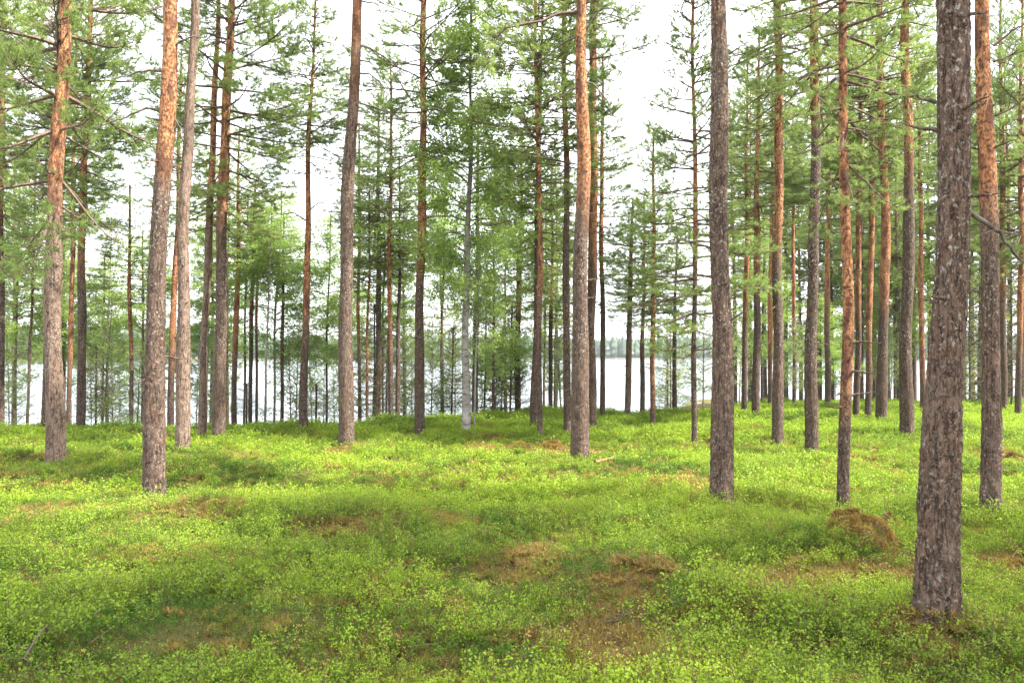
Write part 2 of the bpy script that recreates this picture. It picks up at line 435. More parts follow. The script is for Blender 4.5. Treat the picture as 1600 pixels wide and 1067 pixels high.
def pine_crown(L, R, seed, style='tall', dens=1.2):
    rng = np.random.default_rng(seed); mb = MB()
    z = 0.0
    while z < L - .15:
        u = z / L
        if style == 'tall':
            prof = (.55 + .45 * smooth(0, .3, u)) * (1 - .86 * smooth(.35, 1.0, u)); el = -.30 + 1.25 * u; step = .34
        elif style == 'young':
            prof = (.55 + .45 * smooth(0, .2, u)) * (1 - .95 * u ** 1.3) + .03; el = -.12 + .95 * u ** 1.3; step = .27
        else:
            prof = (.7 + .3 * smooth(0, .4, u)) * (1 - .7 * smooth(.5, 1, u)); el = -.45 + 1.3 * u; step = .48
        nb = rng.integers(3, 6)
        a0 = rng.uniform(0, 6.28)
        for b in range(nb):
            az = a0 + b * 6.283 / nb + rng.normal(0, .3); l = R * prof * rng.uniform(.5, 1.15) + .12
            zb = z + rng.uniform(-.08, .08)
            P = limb_curve(np.array([0, 0, zb]), az, el + rng.normal(0, .14), l, .16 * (1 - u), .12, 9, rng)
            v, q = tubes(P, np.linspace(.008 + .011 * l, .004, 9), 4); mb.add(v, q, 0)
            bald = rng.random() < (.22 if u < .15 else .03)
            if bald:
                foliate(mb, P, l, rng, .35 * dens, .7, 9)
            else:
                foliate(mb, P, l, rng, dens, .28 if u < .5 else .15, base=rng.uniform(.3, .72))
        z += step * rng.uniform(.75, 1.3)
    # leader
    k = 10; pos = np.stack([np.zeros(k), np.zeros(k), np.linspace(L - .8, L, k)], -1)
    needle_tufts(mb, pos, np.tile([0, 0, 1.0], (k, 1)), rng, 22, .07, .0045, 1, .7)
    return mb.mesh('pine_crown', [M_LIMB, M_NEEDLE], False)

def birch_crown(L, R, seed, nleaf=20, size=.048, droop=.5, dens=1.0):
    rng = np.random.default_rng(seed); mb = MB(); z = 0.0
    while z < L - .1:
        u = z / L
        prof = (.5 + .5 * smooth(0, .25, u)) * (1 - .9 * u ** 1.5) + .05
        for b in range(rng.integers(2, 4)):
            az = rng.uniform(0, 6.28); l = R * prof * rng.uniform(.6, 1.2) + .15
            el = rng.uniform(.35, .95)
            P = limb_curve(np.array([0, 0, z]), az, el, l * 1.25, droop * .55, -.1, 8, rng, .08)
            v, q = tubes(P, np.linspace(.006 + .009 * l, .003, 8), 4); mb.add(v, q, 0)
            nt2 = max(3, int(l / .075 * dens)); pos = []
            cl = rng.uniform(.25, .75)
            for k in range(nt2):
                t = rng.uniform(.25, 1) * 7; i0 = min(int(t), 6); s0 = P[i0] + (P[i0 + 1] - P[i0]) * (t - i0)
                tl = rng.uniform(.2, .55) * min(1, l + .3); d = unit(rng.normal(size=3) + np.array([0, 0, -droop * 1.6]))
                TP = s0 + np.outer(np.linspace(0, 1, 4), d) * tl; TP[:, 2] -= droop * .25 * np.linspace(0, 1, 4) ** 2 * tl
                v, q = tubes(TP, np.array([.004, .003, .0025, .002]), 3); mb.add(v, q, 0)
                c = int(nleaf * tl / .35) + 2; s = rng.uniform(.1, 1, c)
                pos.append(TP[0] + (TP[-1] - TP[0]) * s[:, None] + rng.normal(0, .045, (c, 3)))
            leaves(mb, np.concatenate(pos), rng, size, 1, .25, cl, .6)
        z += rng.uniform(.12, .24)
    return mb.mesh('birch_crown', [M_TWIG, M_BIRCHLEAF], False)

def spruce_crown(L, R, seed):
    rng = np.random.default_rng(seed); mb = MB(); z = 0.0
    while z < L - .05:
        u = z / L; nb = rng.integers(5, 8); a0 = rng.uniform(0, 6)
        for b in range(nb):
            l = R * (1 - u) ** .85 * rng.uniform(.65, 1.1) + .06
            P = limb_curve(np.array([0, 0, z]), a0 + b * 6.283 / nb + rng.normal(0, .2), .15 + .5 * u - .25 * (1 - u), l, .1, .12, 7, rng)
            v, q = tubes(P, np.linspace(.005 + .006 * l, .002, 7), 3); mb.add(v, q, 0)
            foliate(mb, P, l, rng, 1.1, .05, 12, .035, .0045, .5, rng.uniform(.25, .6))
        z += rng.uniform(.10, .2)
    return mb.mesh('spruce_crown', [M_LIMB, M_SPRUCE], False)

CROWN = {}
for k in range(4): CROWN['tall', k] = (pine_crown(8.0, 1.9, 100 + k, 'tall'), 8.0, 1.9)
for k in range(4): CROWN['young', k] = (pine_crown(6.5, 1.15, 200 + k, 'young'), 6.5, 1.15)
for k in range(2): CROWN['loose', k] = (pine_crown(6.0, 1.5, 300 + k, 'loose', .8), 6.0, 1.5)
for k in range(3): CROWN['birch', k] = (birch_crown(7.0, 1.3, 400 + k), 7.0, 1.3)
CROWN['birch', 3] = (birch_crown(7.0, 1.35, 440, 24, .05, .65, 1.05), 7.0, 1.35)
for k in range(3): CROWN['sap', k] = (birch_crown(3.6, .8, 500 + k, 7, .042, .25, .8), 3.6, .75)
for k in range(2): CROWN['spruce', k] = (spruce_crown(3.2, .8, 600 + k), 3.2, .8)

def make_trunk(mb, P, Rr, seed, d, orange=None, pale=0.0, hi=None, amp=1.0):
    """closed-ish bark tube along axis P (n,3); orange: per-axis-point 0..1. Fine rings up to height hi"""
    z = P[:, 2]; top = z[-1]; hi = top if hi is None else min(hi, top)
    sp = float(np.clip(d * .0021, .012, .06))
    zr = np.concatenate([np.arange(z[0], hi, sp), np.arange(hi, top, .3), [top]]); zr = np.unique(zr)
    ax = np.interp(zr, z, P[:, 0]); ay = np.interp(zr, z, P[:, 1]); r = np.interp(zr, z, Rr)
    org = np.interp(zr, z, orange) if orange is not None else np.zeros(len(zr))
    rm = float(np.max(Rr)); sides = int(np.clip(2 * math.pi * rm / (sp * .85), 8, 96))
    a = np.arange(sides) / sides * 2 * math.pi
    A, ZZ = np.meshgrid(a, zr); RR = np.repeat(r[:, None], sides, 1); OO = np.repeat(org[:, None], sides, 1)
    nu = max(7, int(round(2 * math.pi * rm / .042)))
    seam = np.clip(np.minimum(A, 2 * math.pi - A) / .35, 0, 1)
    CX = np.cos(A) * rm; SX = np.sin(A) * rm
    w1 = (fbm(CX * 14 + SX * 9 + seed, ZZ * 11 + SX * 6, seed, 3) - .5); w2 = (fbm(CX * 30 - SX * 22, ZZ * 34 + CX * 9, seed + 4, 2) - .5)
    U = A / (2 * math.pi) * nu + (1.5 * w1 + .8 * w2) * seam
    Vv = ZZ / .105 + 1.1 * (fbm(CX * 18 - seed, ZZ * 9 + SX * 18, seed + 2) - .5) + .5 * w2
    f1, e, cid = worley(U, Vv, nu, seed)
    f1b, e2, cid2 = worley(A / (2 * math.pi) * nu * 2.0 + 2.0 * w2 * seam, ZZ / .034 + 2 * w1, nu * 2, seed + 9)
    deep = smooth(.38, .62, fbm(CX * 7 + 3, ZZ * 3 + SX * 7, seed + 6))
    g = np.clip(e / .16, 0, 1); g2 = np.clip(e2 / .2, 0, 1)
    am = amp * np.minimum(.010, .085 * RR) * (1 - .75 * OO)
    rough = fbm(CX * 60 + SX * 45, ZZ * 70, seed + 8, 2) - .5
    disp = am * ((g - .8) * (.35 + .65 * deep) + .75 * (cid - .5) + .55 * (cid2 - .5) + .28 * g2 + .8 * rough) + .02 * RR * (fbm(np.cos(A) * 1.5 + seed, ZZ * 1.2 + np.sin(A) * 1.5, seed + 3) - .5) * 4
    e = np.minimum(e, 1) * (.4 + .6 * deep) + .3 * (1 - deep); cid = .5 * cid + .5 * cid2
    RR = RR + disp - am * .45
    RR = RR * (1 + .32 * np.exp(-ZZ / .17) * (.5 + .5 * np.cos(3 * A + seed) * np.cos(2 * A + seed * .3)))
    V = np.stack([ax[:, None] + RR * np.cos(A), ay[:, None] + RR * np.sin(A), ZZ], -1)
    n = len(zr); i = np.arange(n - 1)[:, None] * sides; j = np.arange(sides)[None]; j2 = (j + 1) % sides
    q = np.stack([i + j, i + j2, i + sides + j2, i + sides + j], -1).reshape(-1, 4)
    mb.add(V, q, 0, orange=OO.ravel(), groove=e.ravel(), pale=pale, cell=cid.ravel())

def stubs(mb, P, Rr, rng, z0, z1, n, orange=0.3):
    """short dead snags left on a trunk: part of its surface"""
    for k in range(n):
        zz = rng.uniform(z0, z1); c = np.array([np.interp(zz, P[:, 2], P[:, 0]), np.interp(zz, P[:, 2], P[:, 1]), zz]); r = np.interp(zz, P[:, 2], Rr)
        az = rng.uniform(0, 6.28); l = rng.uniform(.04, .35) ** 1.2
        Q = limb_curve(c + np.array([math.cos(az), math.sin(az), 0]) * r * .8, az, rng.uniform(-.3, .6), l + .03, .1, 0, 5, rng, .15)
        v, q = tubes(Q, np.linspace(min(.014, r * .3), .003, 5), 5); mb.add(v, q, 0, orange=0, groove=.2, pale=.3, cell=.5)

TREES = []     # (px, name) landmarks for labels of small background plants
def pine(label, pts, H_=17.0, d=None, cy=None, R=None, crown='tall', var=0, org=(None, None), pale=0.0, br=(), nst=10, name='pine_tree', mat=None, group='tall pine trees', topw=None, amp=1.0, bfol=(), cat='pine tree'):
    """pts: (x, y, width) in photo px from the base up; br: bare or needled branches in px at the trunk's depth"""
    rng = np.random.default_rng(int(pts[0][0] * 7 + pts[0][1])); x0, y0, w0 = pts[0]
    if d is None:
        g = ground_hit(x0, y0, .02 if w0 > 60 else .09); d = g[1]
    base = at_depth(x0, y0, d); bx = base[0]; gz = float(H(bx, d)) - .12
    Q = np.array([at_depth(x, y, d) for x, y, w in pts]); W = np.array([w * d / FPX * .475 for x, y, w in pts])
    Q = Q - np.array([bx, d, gz])
    zs = Q[:, 2].copy(); order = np.argsort(zs); Q = Q[order]; W = W[order]; zs = zs[order]
    # the axis goes on above the last seen point
    sl = (Q[-1, 0] - Q[0, 0]) / max(Q[-1, 2] - Q[0, 2], .1)
    zt = np.linspace(Q[-1, 2], H_, 7)[1:] if H_ > Q[-1, 2] + .3 else np.zeros(0)
    ext = np.stack([Q[-1, 0] + sl * (zt - Q[-1, 2]) * .7, np.zeros(len(zt)), zt], -1)
    rt = W[-1] + (.022 - W[-1]) * ((zt - Q[-1, 2]) / max(H_ - Q[-1, 2], .1)) if len(zt) else np.zeros(0)
    P = np.concatenate([np.array([[Q[0, 0], 0, 0.0]]), Q[Q[:, 2] > .05], ext]); Rr = np.concatenate([[W[0]], W[Q[:, 2] > .05], rt])
    zz = np.linspace(0, P[-1, 2], 90)
    yaw = rng.uniform(-.02, .02)
    bend = .02 * np.sin(zz * rng.uniform(.5, .9) + rng.uniform(0, 6)) * np.minimum(zz / 3, 1)
    kink = (.18 * W[0] + .012) * (np.sin(zz * rng.uniform(.7, 1.2) + rng.uniform(0, 6)) + .5 * np.sin(zz * rng.uniform(1.8, 2.8) + rng.uniform(0, 6))) * np.minimum(zz / 2, 1) * .7
    PX = np.interp(zz, P[:, 2], P[:, 0]); PY = yaw * zz + bend; RA = np.interp(zz, P[:, 2], Rr)
    k = np.array([.2, .6, .2])
    PX = np.concatenate([[PX[0]], np.convolve(PX, k, 'valid'), [PX[-1]]])
    PX = PX + kink; RA = RA * (1 + .05 * np.sin(zz * rng.uniform(1.5, 3)) * np.minimum(zz, 1))
    RA = RA * (1 + .09 * np.exp(-zz / .18))
    P = np.stack([PX, PY, zz], -1)
    def z_of(y): return at_depth(x0, y, d)[2] - gz
    if org[0] is None: og = np.zeros(len(zz))
    else: og = smooth(z_of(org[0]), z_of(org[1]), zz)
    root = link(name, None, None, (bx, d, gz)); root.empty_display_size = .3
    tag(root, label, cat, group)
    mbt = MB(); make_trunk(mbt, P, RA, int(x0), d, og, pale, z_of(-20) if d < 22 else H_, amp)
    if nst: stubs(mbt, P, RA, rng, 1.2, min(H_ * .8, z_of(-20)), nst)
    mbt.build('trunk', [mat or M_BARK], root)
    if cy is not None:
        zc = z_of(cy); mesh, L0, R0 = CROWN[crown, var]
        if cy < 0: zc = max(zc, 9.5); R = R * .72
        o = link('crown', mesh, root, (float(np.interp(zc, zz, P[:, 0])), float(np.interp(zc, zz, P[:, 1])), zc))
        Lr = max(H_ - zc, .8); top = np.array([P[-1, 0], P[-1, 1], H_]) - np.array(o.location)
        sx = (R or R0) / R0; sz = Lr / L0
        rot = Matrix.Rotation(rng.uniform(0, 6.28), 4, 'Z')
        sh = Matrix.Identity(4); sh[0][2] = top[0] / Lr; sh[1][2] = top[1] / Lr
        q = Vector((0, 0, 1)).rotation_difference(Vector(top)).to_matrix().to_4x4()
        o.matrix_local = Matrix.Translation(o.location) @ q @ rot @ Matrix.Diagonal((sx, sx, sz, 1))
    for bi, b in enumerate(br):
        dz = rng.uniform(-.5, .5) if bi % 2 else rng.uniform(-.9, -.1)
        bp = np.array([at_depth(x, y, d) for x, y in b]) - np.array([bx, d, gz])
        L = np.concatenate([[0], np.cumsum(np.linalg.norm(np.diff(bp, axis=0), axis=1))])
        s = np.linspace(0, L[-1], 14); bp = np.stack([np.interp(s, L, bp[:, c]) for c in range(3)], -1)
        bp[:, 1] += np.interp(bp[0, 2], zz, P[:, 1]) + dz * (s / L[-1]) * L[-1] * .5
        bp += rng.normal(0, .008, bp.shape) * (s / L[-1])[:, None]
        mbb = MB(); r0 = float(np.clip(.010 + .009 * L[-1], .008, .03))
        v, q = tubes(bp, np.linspace(r0, .004, 14), 6); mbb.add(v, q, 0)
        for t in range(int(5 * L[-1])):
            i0 = rng.integers(4, 13); Tn = limb_curve(bp[i0], rng.uniform(0, 6.28), rng.uniform(-.6, .5), rng.uniform(.12, .4), .1, 0, 5, rng, .2)
            v, q = tubes(Tn, np.linspace(.006, .002, 5), 3); mbb.add(v, q, 0)
        ob = mbb.build('branch', [M_DEAD if bi not in bfol else M_LIMB], root)
        if bi in bfol:
            mbf = MB(); foliate(mbf, bp, L[-1], rng, 1.2, .35, 25, .08, .0055, .42, .55); mbf.build('needles', [M_LIMB, M_NEEDLE], ob, False)
    TREES.append((x0, d))
    return root

# ------------------------------------------------------------------ the pines that can be told apart, left to right
pine('half-seen dark pine trunk cut by the left edge of the photo', [(1, 648, 11), (3, 300, 10), (4, 40, 8)], 13, d=19.5, cy=420, R=1.9, var=1, org=(430, 250))
pine('slim dark shore pine left of the leaning pinkish-grey pine', [(43, 655, 5), (50, 500, 4.5), (52, 400, 4)], 8.5, d=23, cy=480, R=1.3, crown='young', var=1, nst=3)
pine('dark trunk standing close behind the leaning pinkish-grey pine', [(70, 671, 12), (76, 480, 10), (84, 250, 8)], 11, cy=330, R=1.7, var=2, org=(400, 200))
pine('leaning pine with pinkish-grey lower bark and orange upper trunk near left edge', [(87, 719, 30), (83, 540, 27), (87, 330, 24), (95, 180, 21), (103, 20, 18)], 16, cy=330, R=1.9, var=0, org=(400, 250), pale=.95,
     br=[[(100, 110), (70, 95), (30, 60), (-10, 40)], [(92, 200), (60, 175), (15, 140)]])
pine('narrow orange trunk just right of the leaning pinkish-grey pine', [(108, 657, 8), (108, 480, 7.5), (111, 330, 7)], 11, d=20, cy=380, R=1.3, crown='young', var=0, org=(640, 520))
pine('slender reddish-brown pine right of the leaning pinkish-grey pine', [(126, 669, 14), (127, 480, 13), (132, 250, 11), (141, 40, 8)], 12.5, cy=330, R=1.5, var=3, org=(480, 340))
pine('thin young pine on the shore, midway between reddish-brown pine and thick orange-topped pine', [(205, 656, 7), (205, 450, 6), (206, 290, 3)], 6.6, d=21, cy=480, R=1.3, crown='young', var=2, org=(600, 500), nst=2)
pine('thick near pine, grey-brown below and bright orange above, left of the pale grey trunk', [(241, 770, 35), (243, 600, 32), (249, 400, 29), (258, 240, 26), (268, 40, 22)], 17, cy=-60, R=2.1, var=1, pale=.22, org=(340, 200),
     br=[[(258, 178), (235, 172), (205, 188), (162, 208)], [(263, 115), (238, 115), (212, 122), (185, 132)], [(268, 90), (285, 72), (305, 66), (330, 68)], [(262, 187), (280, 192), (295, 215)]])
pine('orange trunk half hidden between the thick near pine and the pale grey pine', [(267, 657, 11), (270, 500, 10), (276, 380, 9)], 10, d=20, cy=330, R=1.2, crown='young', var=3, org=(620, 500))
pine('pale grey pine whose whole trunk stays silvery, right of the thick near pine', [(285, 697, 23), (284, 520, 21), (289, 300, 17), (298, 30, 14)], 15, cy=-40, R=1.7, var=2, pale=1.0,
     br=[[(291, 205), (275, 185), (262, 182)]])
pine('slim pinkish pine between the pale grey pine and the dark red pine', [(316, 676, 14), (319, 520, 12), (326, 300, 11), (338, 70, 8)], 13, cy=60, R=1.4, var=0, org=(420, 240), pale=.8)
pine('dark red pine with drooping needled branches on its right side', [(341, 682, 20), (344, 520, 19), (348, 300, 17), (356, 60, 13)], 11.5, cy=350, R=2.0, var=1, pale=.25, org=(400, 290),
     br=[[(350, 62), (320, 72), (300, 85), (278, 95)], [(352, 40), (395, 30), (425, 60), (445, 95)], [(352, 210), (385, 225), (420, 240), (450, 250)], [(349, 262), (380, 275), (405, 300), (422, 320)]], bfol=(1, 2, 3))
pine('orange-brown pine directly right of the dark red pine, with green behind it', [(366, 652, 9), (367, 540, 9), (371, 420, 8)], 8.5, d=21, cy=430, R=1.2, crown='young', var=0, org=(620, 480))
pine('first of two narrow dark trunks standing close together left of slim orange pine', [(391, 652, 7), (394, 500, 7), (398, 360, 5)], 7.5, d=22, cy=430, R=.9, crown='young', var=1, org=(560, 450))
pine('second of two narrow dark trunks standing close together left of slim orange pine', [(401, 656, 5), (402, 500, 4.5), (404, 400, 4)], 6.5, d=21.5, cy=430, R=.7, crown='young', var=2, org=(560, 450), nst=3)
pine('thin greenish trunk behind the young birches, left of the slim orange pine', [(440, 656, 6), (441, 540, 6), (443, 430, 4)], 6.5, d=22, cy=440, R=.9, crown='young', var=3, nst=3)
pine('slim orange pine with its pointed crown against white sky', [(474, 667, 14), (475, 540, 12), (479, 380, 10), (484, 180, 7), (489, 60, 4)], 9.6, cy=270, R=1.25, crown='young', var=0, org=(560, 460),
     br=[[(480, 330), (500, 318), (535, 322)], [(479, 345), (455, 330), (420, 335)]], topw=2)
pine('straight brown pine with a row of bare curved branches on its right side', [(541, 692, 25), (541, 540, 23), (545, 300, 20), (552, 120, 18), (558, 10, 15)], 16, cy=-50, R=1.8, var=3, org=(220, -60), pale=.32,
     br=[[(556, 70), (580, 78), (610, 98), (645, 130)], [(554, 95), (578, 98), (592, 115), (600, 140)], [(553, 115), (578, 117), (596, 132), (603, 165)], [(550, 158), (575, 165), (605, 175), (640, 190)],
         [(549, 190), (570, 200), (585, 215), (620, 245)], [(557, 2), (590, 5), (600, 35)]])
pine('dark thin trunk directly right of the straight brown pine', [(562, 656, 6), (561, 480, 5.5), (562, 330, 5)], 8.5, d=21, cy=380, R=1.0, crown='young', var=2, org=(600, 480))
pine('very thin pale pine with orange stem right of the straight brown pine', [(574, 662, 5), (573, 520, 4.5), (576, 430, 3.5)], 6, d=19.5, cy=470, R=.7, crown='young', var=3, org=(640, 560), nst=3)
pine('dark brown pine behind the young spruce, left of the straight mid-brown pine', [(590, 655, 11), (591, 480, 9), (592, 300, 6)], 9, d=20.5, cy=440, R=1.2, crown='young', var=1)
pine('orange-brown thin pine right of the young spruces', [(611, 666, 9), (609, 500, 8), (611, 330, 6)], 8.6, d=19, cy=440, R=1.3, crown='young', var=0, org=(600, 460))
pine('mossy greenish thin trunk right behind the orange-brown thin pine', [(622, 660, 8), (622, 500, 7), (624, 380, 4)], 7, d=20, cy=430, R=.9, crown='young', var=2)
pine('straight dark-based pine with orange upper trunk left of the white birch', [(656, 675, 17), (656, 520, 15), (658, 300, 13), (661, 120, 10), (662, 10, 9)], 12, cy=240, R=1.7, var=0, org=(470, 380),
     br=[[(658, 145), (645, 160), (625, 130), (600, 95)], [(658, 120), (680, 95), (700, 75), (712, 50)]], bfol=(1,))
pine('dark trunk standing behind the right side of the white birch', [(742, 651, 10), (744, 500, 9), (747, 300, 6)], 8.5, d=21, cy=330, R=.9, crown='young', var=1, nst=4)
pine('slim dark trunk between the leafy aspen and the twin-stemmed brown pine', [(809, 648, 10), (809, 540, 10), (811, 420, 9), (814, 320, 6)], 8, d=22, cy=440, R=1.3, crown='young', var=3, org=(540, 420))
pine('broader dark stem of the brown pair left of the bright orange pine', [(833, 671, 12), (836, 540, 11), (840, 380, 9)], 9.5, cy=470, R=.9, crown='young', var=2, nst=4)
pine('narrow orange-brown stem of the brown pair left of the bright orange pine', [(844, 676, 9), (843, 540, 9), (842, 300, 8), (838, 110, 6)], 10.5, cy=330, R=1.5, crown='young', var=0, org=(560, 400))
pine('thin brown trunk right of the brown pair, standing back at the shore', [(860, 648, 7), (861, 520, 7), (862, 420, 5)], 7, d=22, cy=500, R=1.0, crown='young', var=1, org=(560, 420))
pine('dark straight pine immediately left of the bright orange pine', [(887, 676, 13), (886, 520, 12), (884, 300, 10), (883, 80, 8)], 12, cy=230, R=1.6, var=2, org=(340, 180))
pine('bright orange pine with thick bare limb reaching left at its top', [(906, 712, 30), (908, 540, 27), (908, 330, 23), (908, 120, 19), (909, 10, 17)], 16, cy=-80, R=2.0, var=1, pale=.25, org=(400, 250),
     br=[[(904, 22), (870, 28), (848, 42), (812, 52), (785, 62), (770, 90), (762, 130)], [(904, -2), (880, 2), (850, -8), (800, -30)], [(912, 55), (925, 35), (940, 18), (955, 22), (985, 40)],
         [(902, 60), (880, 68), (858, 85), (840, 98)], [(904, 138), (890, 143), (875, 160)], [(912, 130), (926, 133), (948, 160), (955, 190)]], bfol=(0, 1, 4))
pine('orange pine half hidden behind the right side of the bright orange pine', [(924, 655, 17), (925, 500, 15), (927, 250, 14), (929, 20, 13)], 15, d=17.5, cy=40, R=1.5, var=3, org=(500, 330),
     br=[[(930, 60), (945, 78), (965, 100)], [(930, 145), (950, 165), (975, 200)], [(930, 168), (950, 178), (985, 190)], [(932, 18), (955, 22), (985, 35), (1000, 50)]])
pine('lone slim dark pine just right of the bright orange pair, water behind it', [(941, 651, 9), (941, 480, 8), (940, 280, 7), (940, 180, 5)], 9.5, d=20.5, cy=420, R=1.1, crown='young', var=2, org=(520, 330))
pine('grey leaning pine with blackened bark at the water, forked thin crown', [(980, 650, 10), (984, 540, 10), (986, 440, 8), (987, 370, 5)], 5.9, d=21, cy=500, R=1.1, crown='young', var=1, pale=.55, nst=5)
pine('short dark pine between the grey leaning pine and the taller pointed pine', [(1004, 642, 8), (1005, 540, 7.5), (1006, 440, 5)], 6.2, d=22, cy=520, R=1.0, crown='young', var=3, org=(600, 480))
pine('pointed young pine with reddish stem standing before open lake', [(1020, 664, 9), (1021, 520, 8), (1022, 330, 5.5), (1023, 200, 3)], 7.35, cy=500, R=1.25, crown='young', var=0, org=(700, 540), nst=4)
pine('small dark pine with sparse top right of the pointed young pine', [(1054, 643, 8), (1054, 540, 7), (1056, 440, 4)], 5.2, d=22.5, cy=510, R=1.1, crown='young', var=2, nst=4)
pine('slim pine with layered branches left of the thick brown pine', [(1085, 685, 9), (1085, 520, 8.5), (1086, 300, 7.5), (1084, 100, 5.5)], 9.3, cy=545, R=1.35, crown='young', var=3, org=(480, 330),
     br=[[(1085, 440), (1105, 430), (1120, 440)], [(1084, 250), (1060, 262), (1040, 268)]], bfol=(1,))
pine('thick brown pine with deeply furrowed base right of centre', [(1127, 781, 37), (1127, 640, 35), (1126, 400, 31), (1125, 200, 28), (1122, 10, 25)], 17, cy=-90, R=2.0, var=0, org=(80, -120), pale=.22,
     br=[[(1137, 88), (1148, 82), (1162, 75)], [(1118, 60), (1126, 52), (1131, 40)]])
pine('narrow dark pine behind and right of the thick brown pine', [(1163, 655, 9), (1163, 520, 9), (1165, 350, 8)], 10, d=22, cy=360, R=1.1, crown='young', var=1, org=(560, 420))
pine('short-crowned pine with dense light green top and bare red stem', [(1181, 657, 13), (1182, 520, 12), (1183, 350, 10), (1184, 200, 6)], 10, d=20, cy=370, R=1.35, crown='young', var=3, org=(500, 380))
pine('narrow orange pine hidden behind the tall straight pine', [(1203, 645, 8), (1204, 500, 8), (1206, 360, 7)], 11, d=25, cy=330, R=1.3, crown='young', var=0, org=(620, 520))
pine('tall straight pine with reddish rotten spot at its base', [(1215, 692, 19), (1217, 540, 16), (1217, 300, 14), (1214, 20, 12)], 14, cy=180, R=1.6, var=2, org=(450, 330), pale=.2)
pine('very thin orange pine in the light gap right of the tall straight pine', [(1241, 640, 7), (1240, 480, 6.5), (1238, 300, 5)], 10, d=26, cy=330, R=1.0, crown='young', var=2, org=(600, 450))
pine('tall dark pine with orange top, second from red-barked thin pine leftward', [(1268, 702, 21), (1268, 520, 19), (1269, 300, 16), (1267, 100, 14), (1266, 10, 13)], 14, cy=150, R=1.7, var=0, org=(260, 120),
     br=[[(1270, 108), (1245, 118), (1225, 130), (1205, 155)], [(1272, 40), (1290, 25), (1310, 10)]], bfol=(0,))
pine('dark narrow trunk just behind and left of the red-barked thin pine', [(1293, 646, 10), (1293, 520, 9), (1294, 350, 7)], 11, d=24, cy=360, R=1.4, var=3, crown='young', org=(560, 420))
pine('red-barked thin near pine with many dead twigs and low needled branches', [(1317, 791, 19), (1318, 640, 18), (1320, 450, 17), (1317, 250, 15), (1313, 30, 12)], 8, cy=260, R=1.0, crown='loose', var=1, org=(700, 540), nst=26, amp=.6,
     br=[[(1318, 130), (1345, 140), (1380, 155), (1425, 165)], [(1322, 190), (1345, 215), (1375, 240), (1395, 270)], [(1314, 100), (1290, 112), (1262, 120), (1230, 140)], [(1316, 70), (1340, 48), (1365, 42)], [(1312, 120), (1290, 135), (1275, 160)]], bfol=(0, 1, 2))
pine('dark red pine right behind the red-barked thin pine', [(1337, 661, 10), (1339, 520, 10), (1340, 350, 8)], 11, d=20, cy=330, R=1.2, crown='young', var=1, org=(540, 430))
pine('thin orange pine lit on its right edge, left of the stout dark pine', [(1356, 662, 11), (1360, 520, 10), (1364, 330, 9), (1367, 150, 7)], 12.5, d=19.5, cy=300, R=1.4, crown='young', var=2, org=(620, 470))
pine('stout dark pine with red upper trunk between two thinner orange pines', [(1377, 664, 18), (1380, 500, 16), (1378, 300, 13), (1370, 60, 10)], 13, d=18.5, cy=290, R=1.6, var=1, org=(520, 430))
pine('dark-based pine turning golden above, left of the thickest trunk', [(1417, 679, 22), (1417, 500, 19), (1418, 300, 16), (1416, 20, 13)], 14, cy=30, R=1.6, var=3, org=(330, 180),
     br=[[(1416, 165), (1400, 163), (1385, 160)]])
pine('slim golden-orange pine peeking out beside the left side of the thickest trunk', [(1442, 643, 9), (1441, 500, 9), (1440, 330, 7), (1436, 150, 5)], 11, d=23, cy=280, R=1.3, crown='young', var=0, org=(640, 520))
pine('thickest and nearest pine with rough grey flaking bark, right of the mossy stump', [(1463, 953, 67), (1466, 850, 62), (1468, 700, 58), (1473, 450, 53), (1476, 200, 49), (1477, 10, 47)], 18, cy=-420, R=2.3, var=2, org=(-40, -300), pale=.22, amp=1.15,
     br=[[(1452, 165), (1440, 164), (1425, 162), (1408, 158)], [(1500, 330), (1525, 345), (1550, 362), (1580, 395), (1610, 430)], [(1500, 182), (1512, 175), (1524, 165)], [(1500, 216), (1510, 205), (1520, 198)]])
pine('right-hand near pine, dark below and glowing orange above', [(1547, 793, 31), (1548, 640, 29), (1548, 420, 27), (1545, 200, 25), (1541, 10, 22)], 16, cy=-20, R=1.9, var=3, org=(400, 270), pale=.2,
     br=[[(1556, 70), (1580, 50), (1610, 30)], [(1556, 95), (1580, 85), (1605, 72)], [(1558, 180), (1580, 170), (1605, 150)]], bfol=(0, 1, 2))
pine('dim dark trunk behind the near orange pine at the right edge', [(1568, 650, 11), (1567, 500, 11), (1566, 300, 9)], 12, d=22, cy=400, R=1.7, var=0, org=(520, 400))
pine('narrow red trunk cut close to the right edge of the photo', [(1591, 652, 10), (1591, 500, 9), (1591, 350, 8)], 11.5, d=21, cy=420, R=1.6, var=1, org=(600, 480))

# ------------------------------------------------------------------ birch, aspen, spruces and shore saplings
def broadleaf(name, label, cat, group, pts, H_, d, cy, R, key, mat, dark=(None, None), pale=0, H2=None):
    return pine(label, pts, H_, d=d, cy=cy, R=R, crown=key[0], var=key[1], org=dark, pale=pale, nst=0, name=name, mat=mat, group=group, amp=.15, cat=cat)

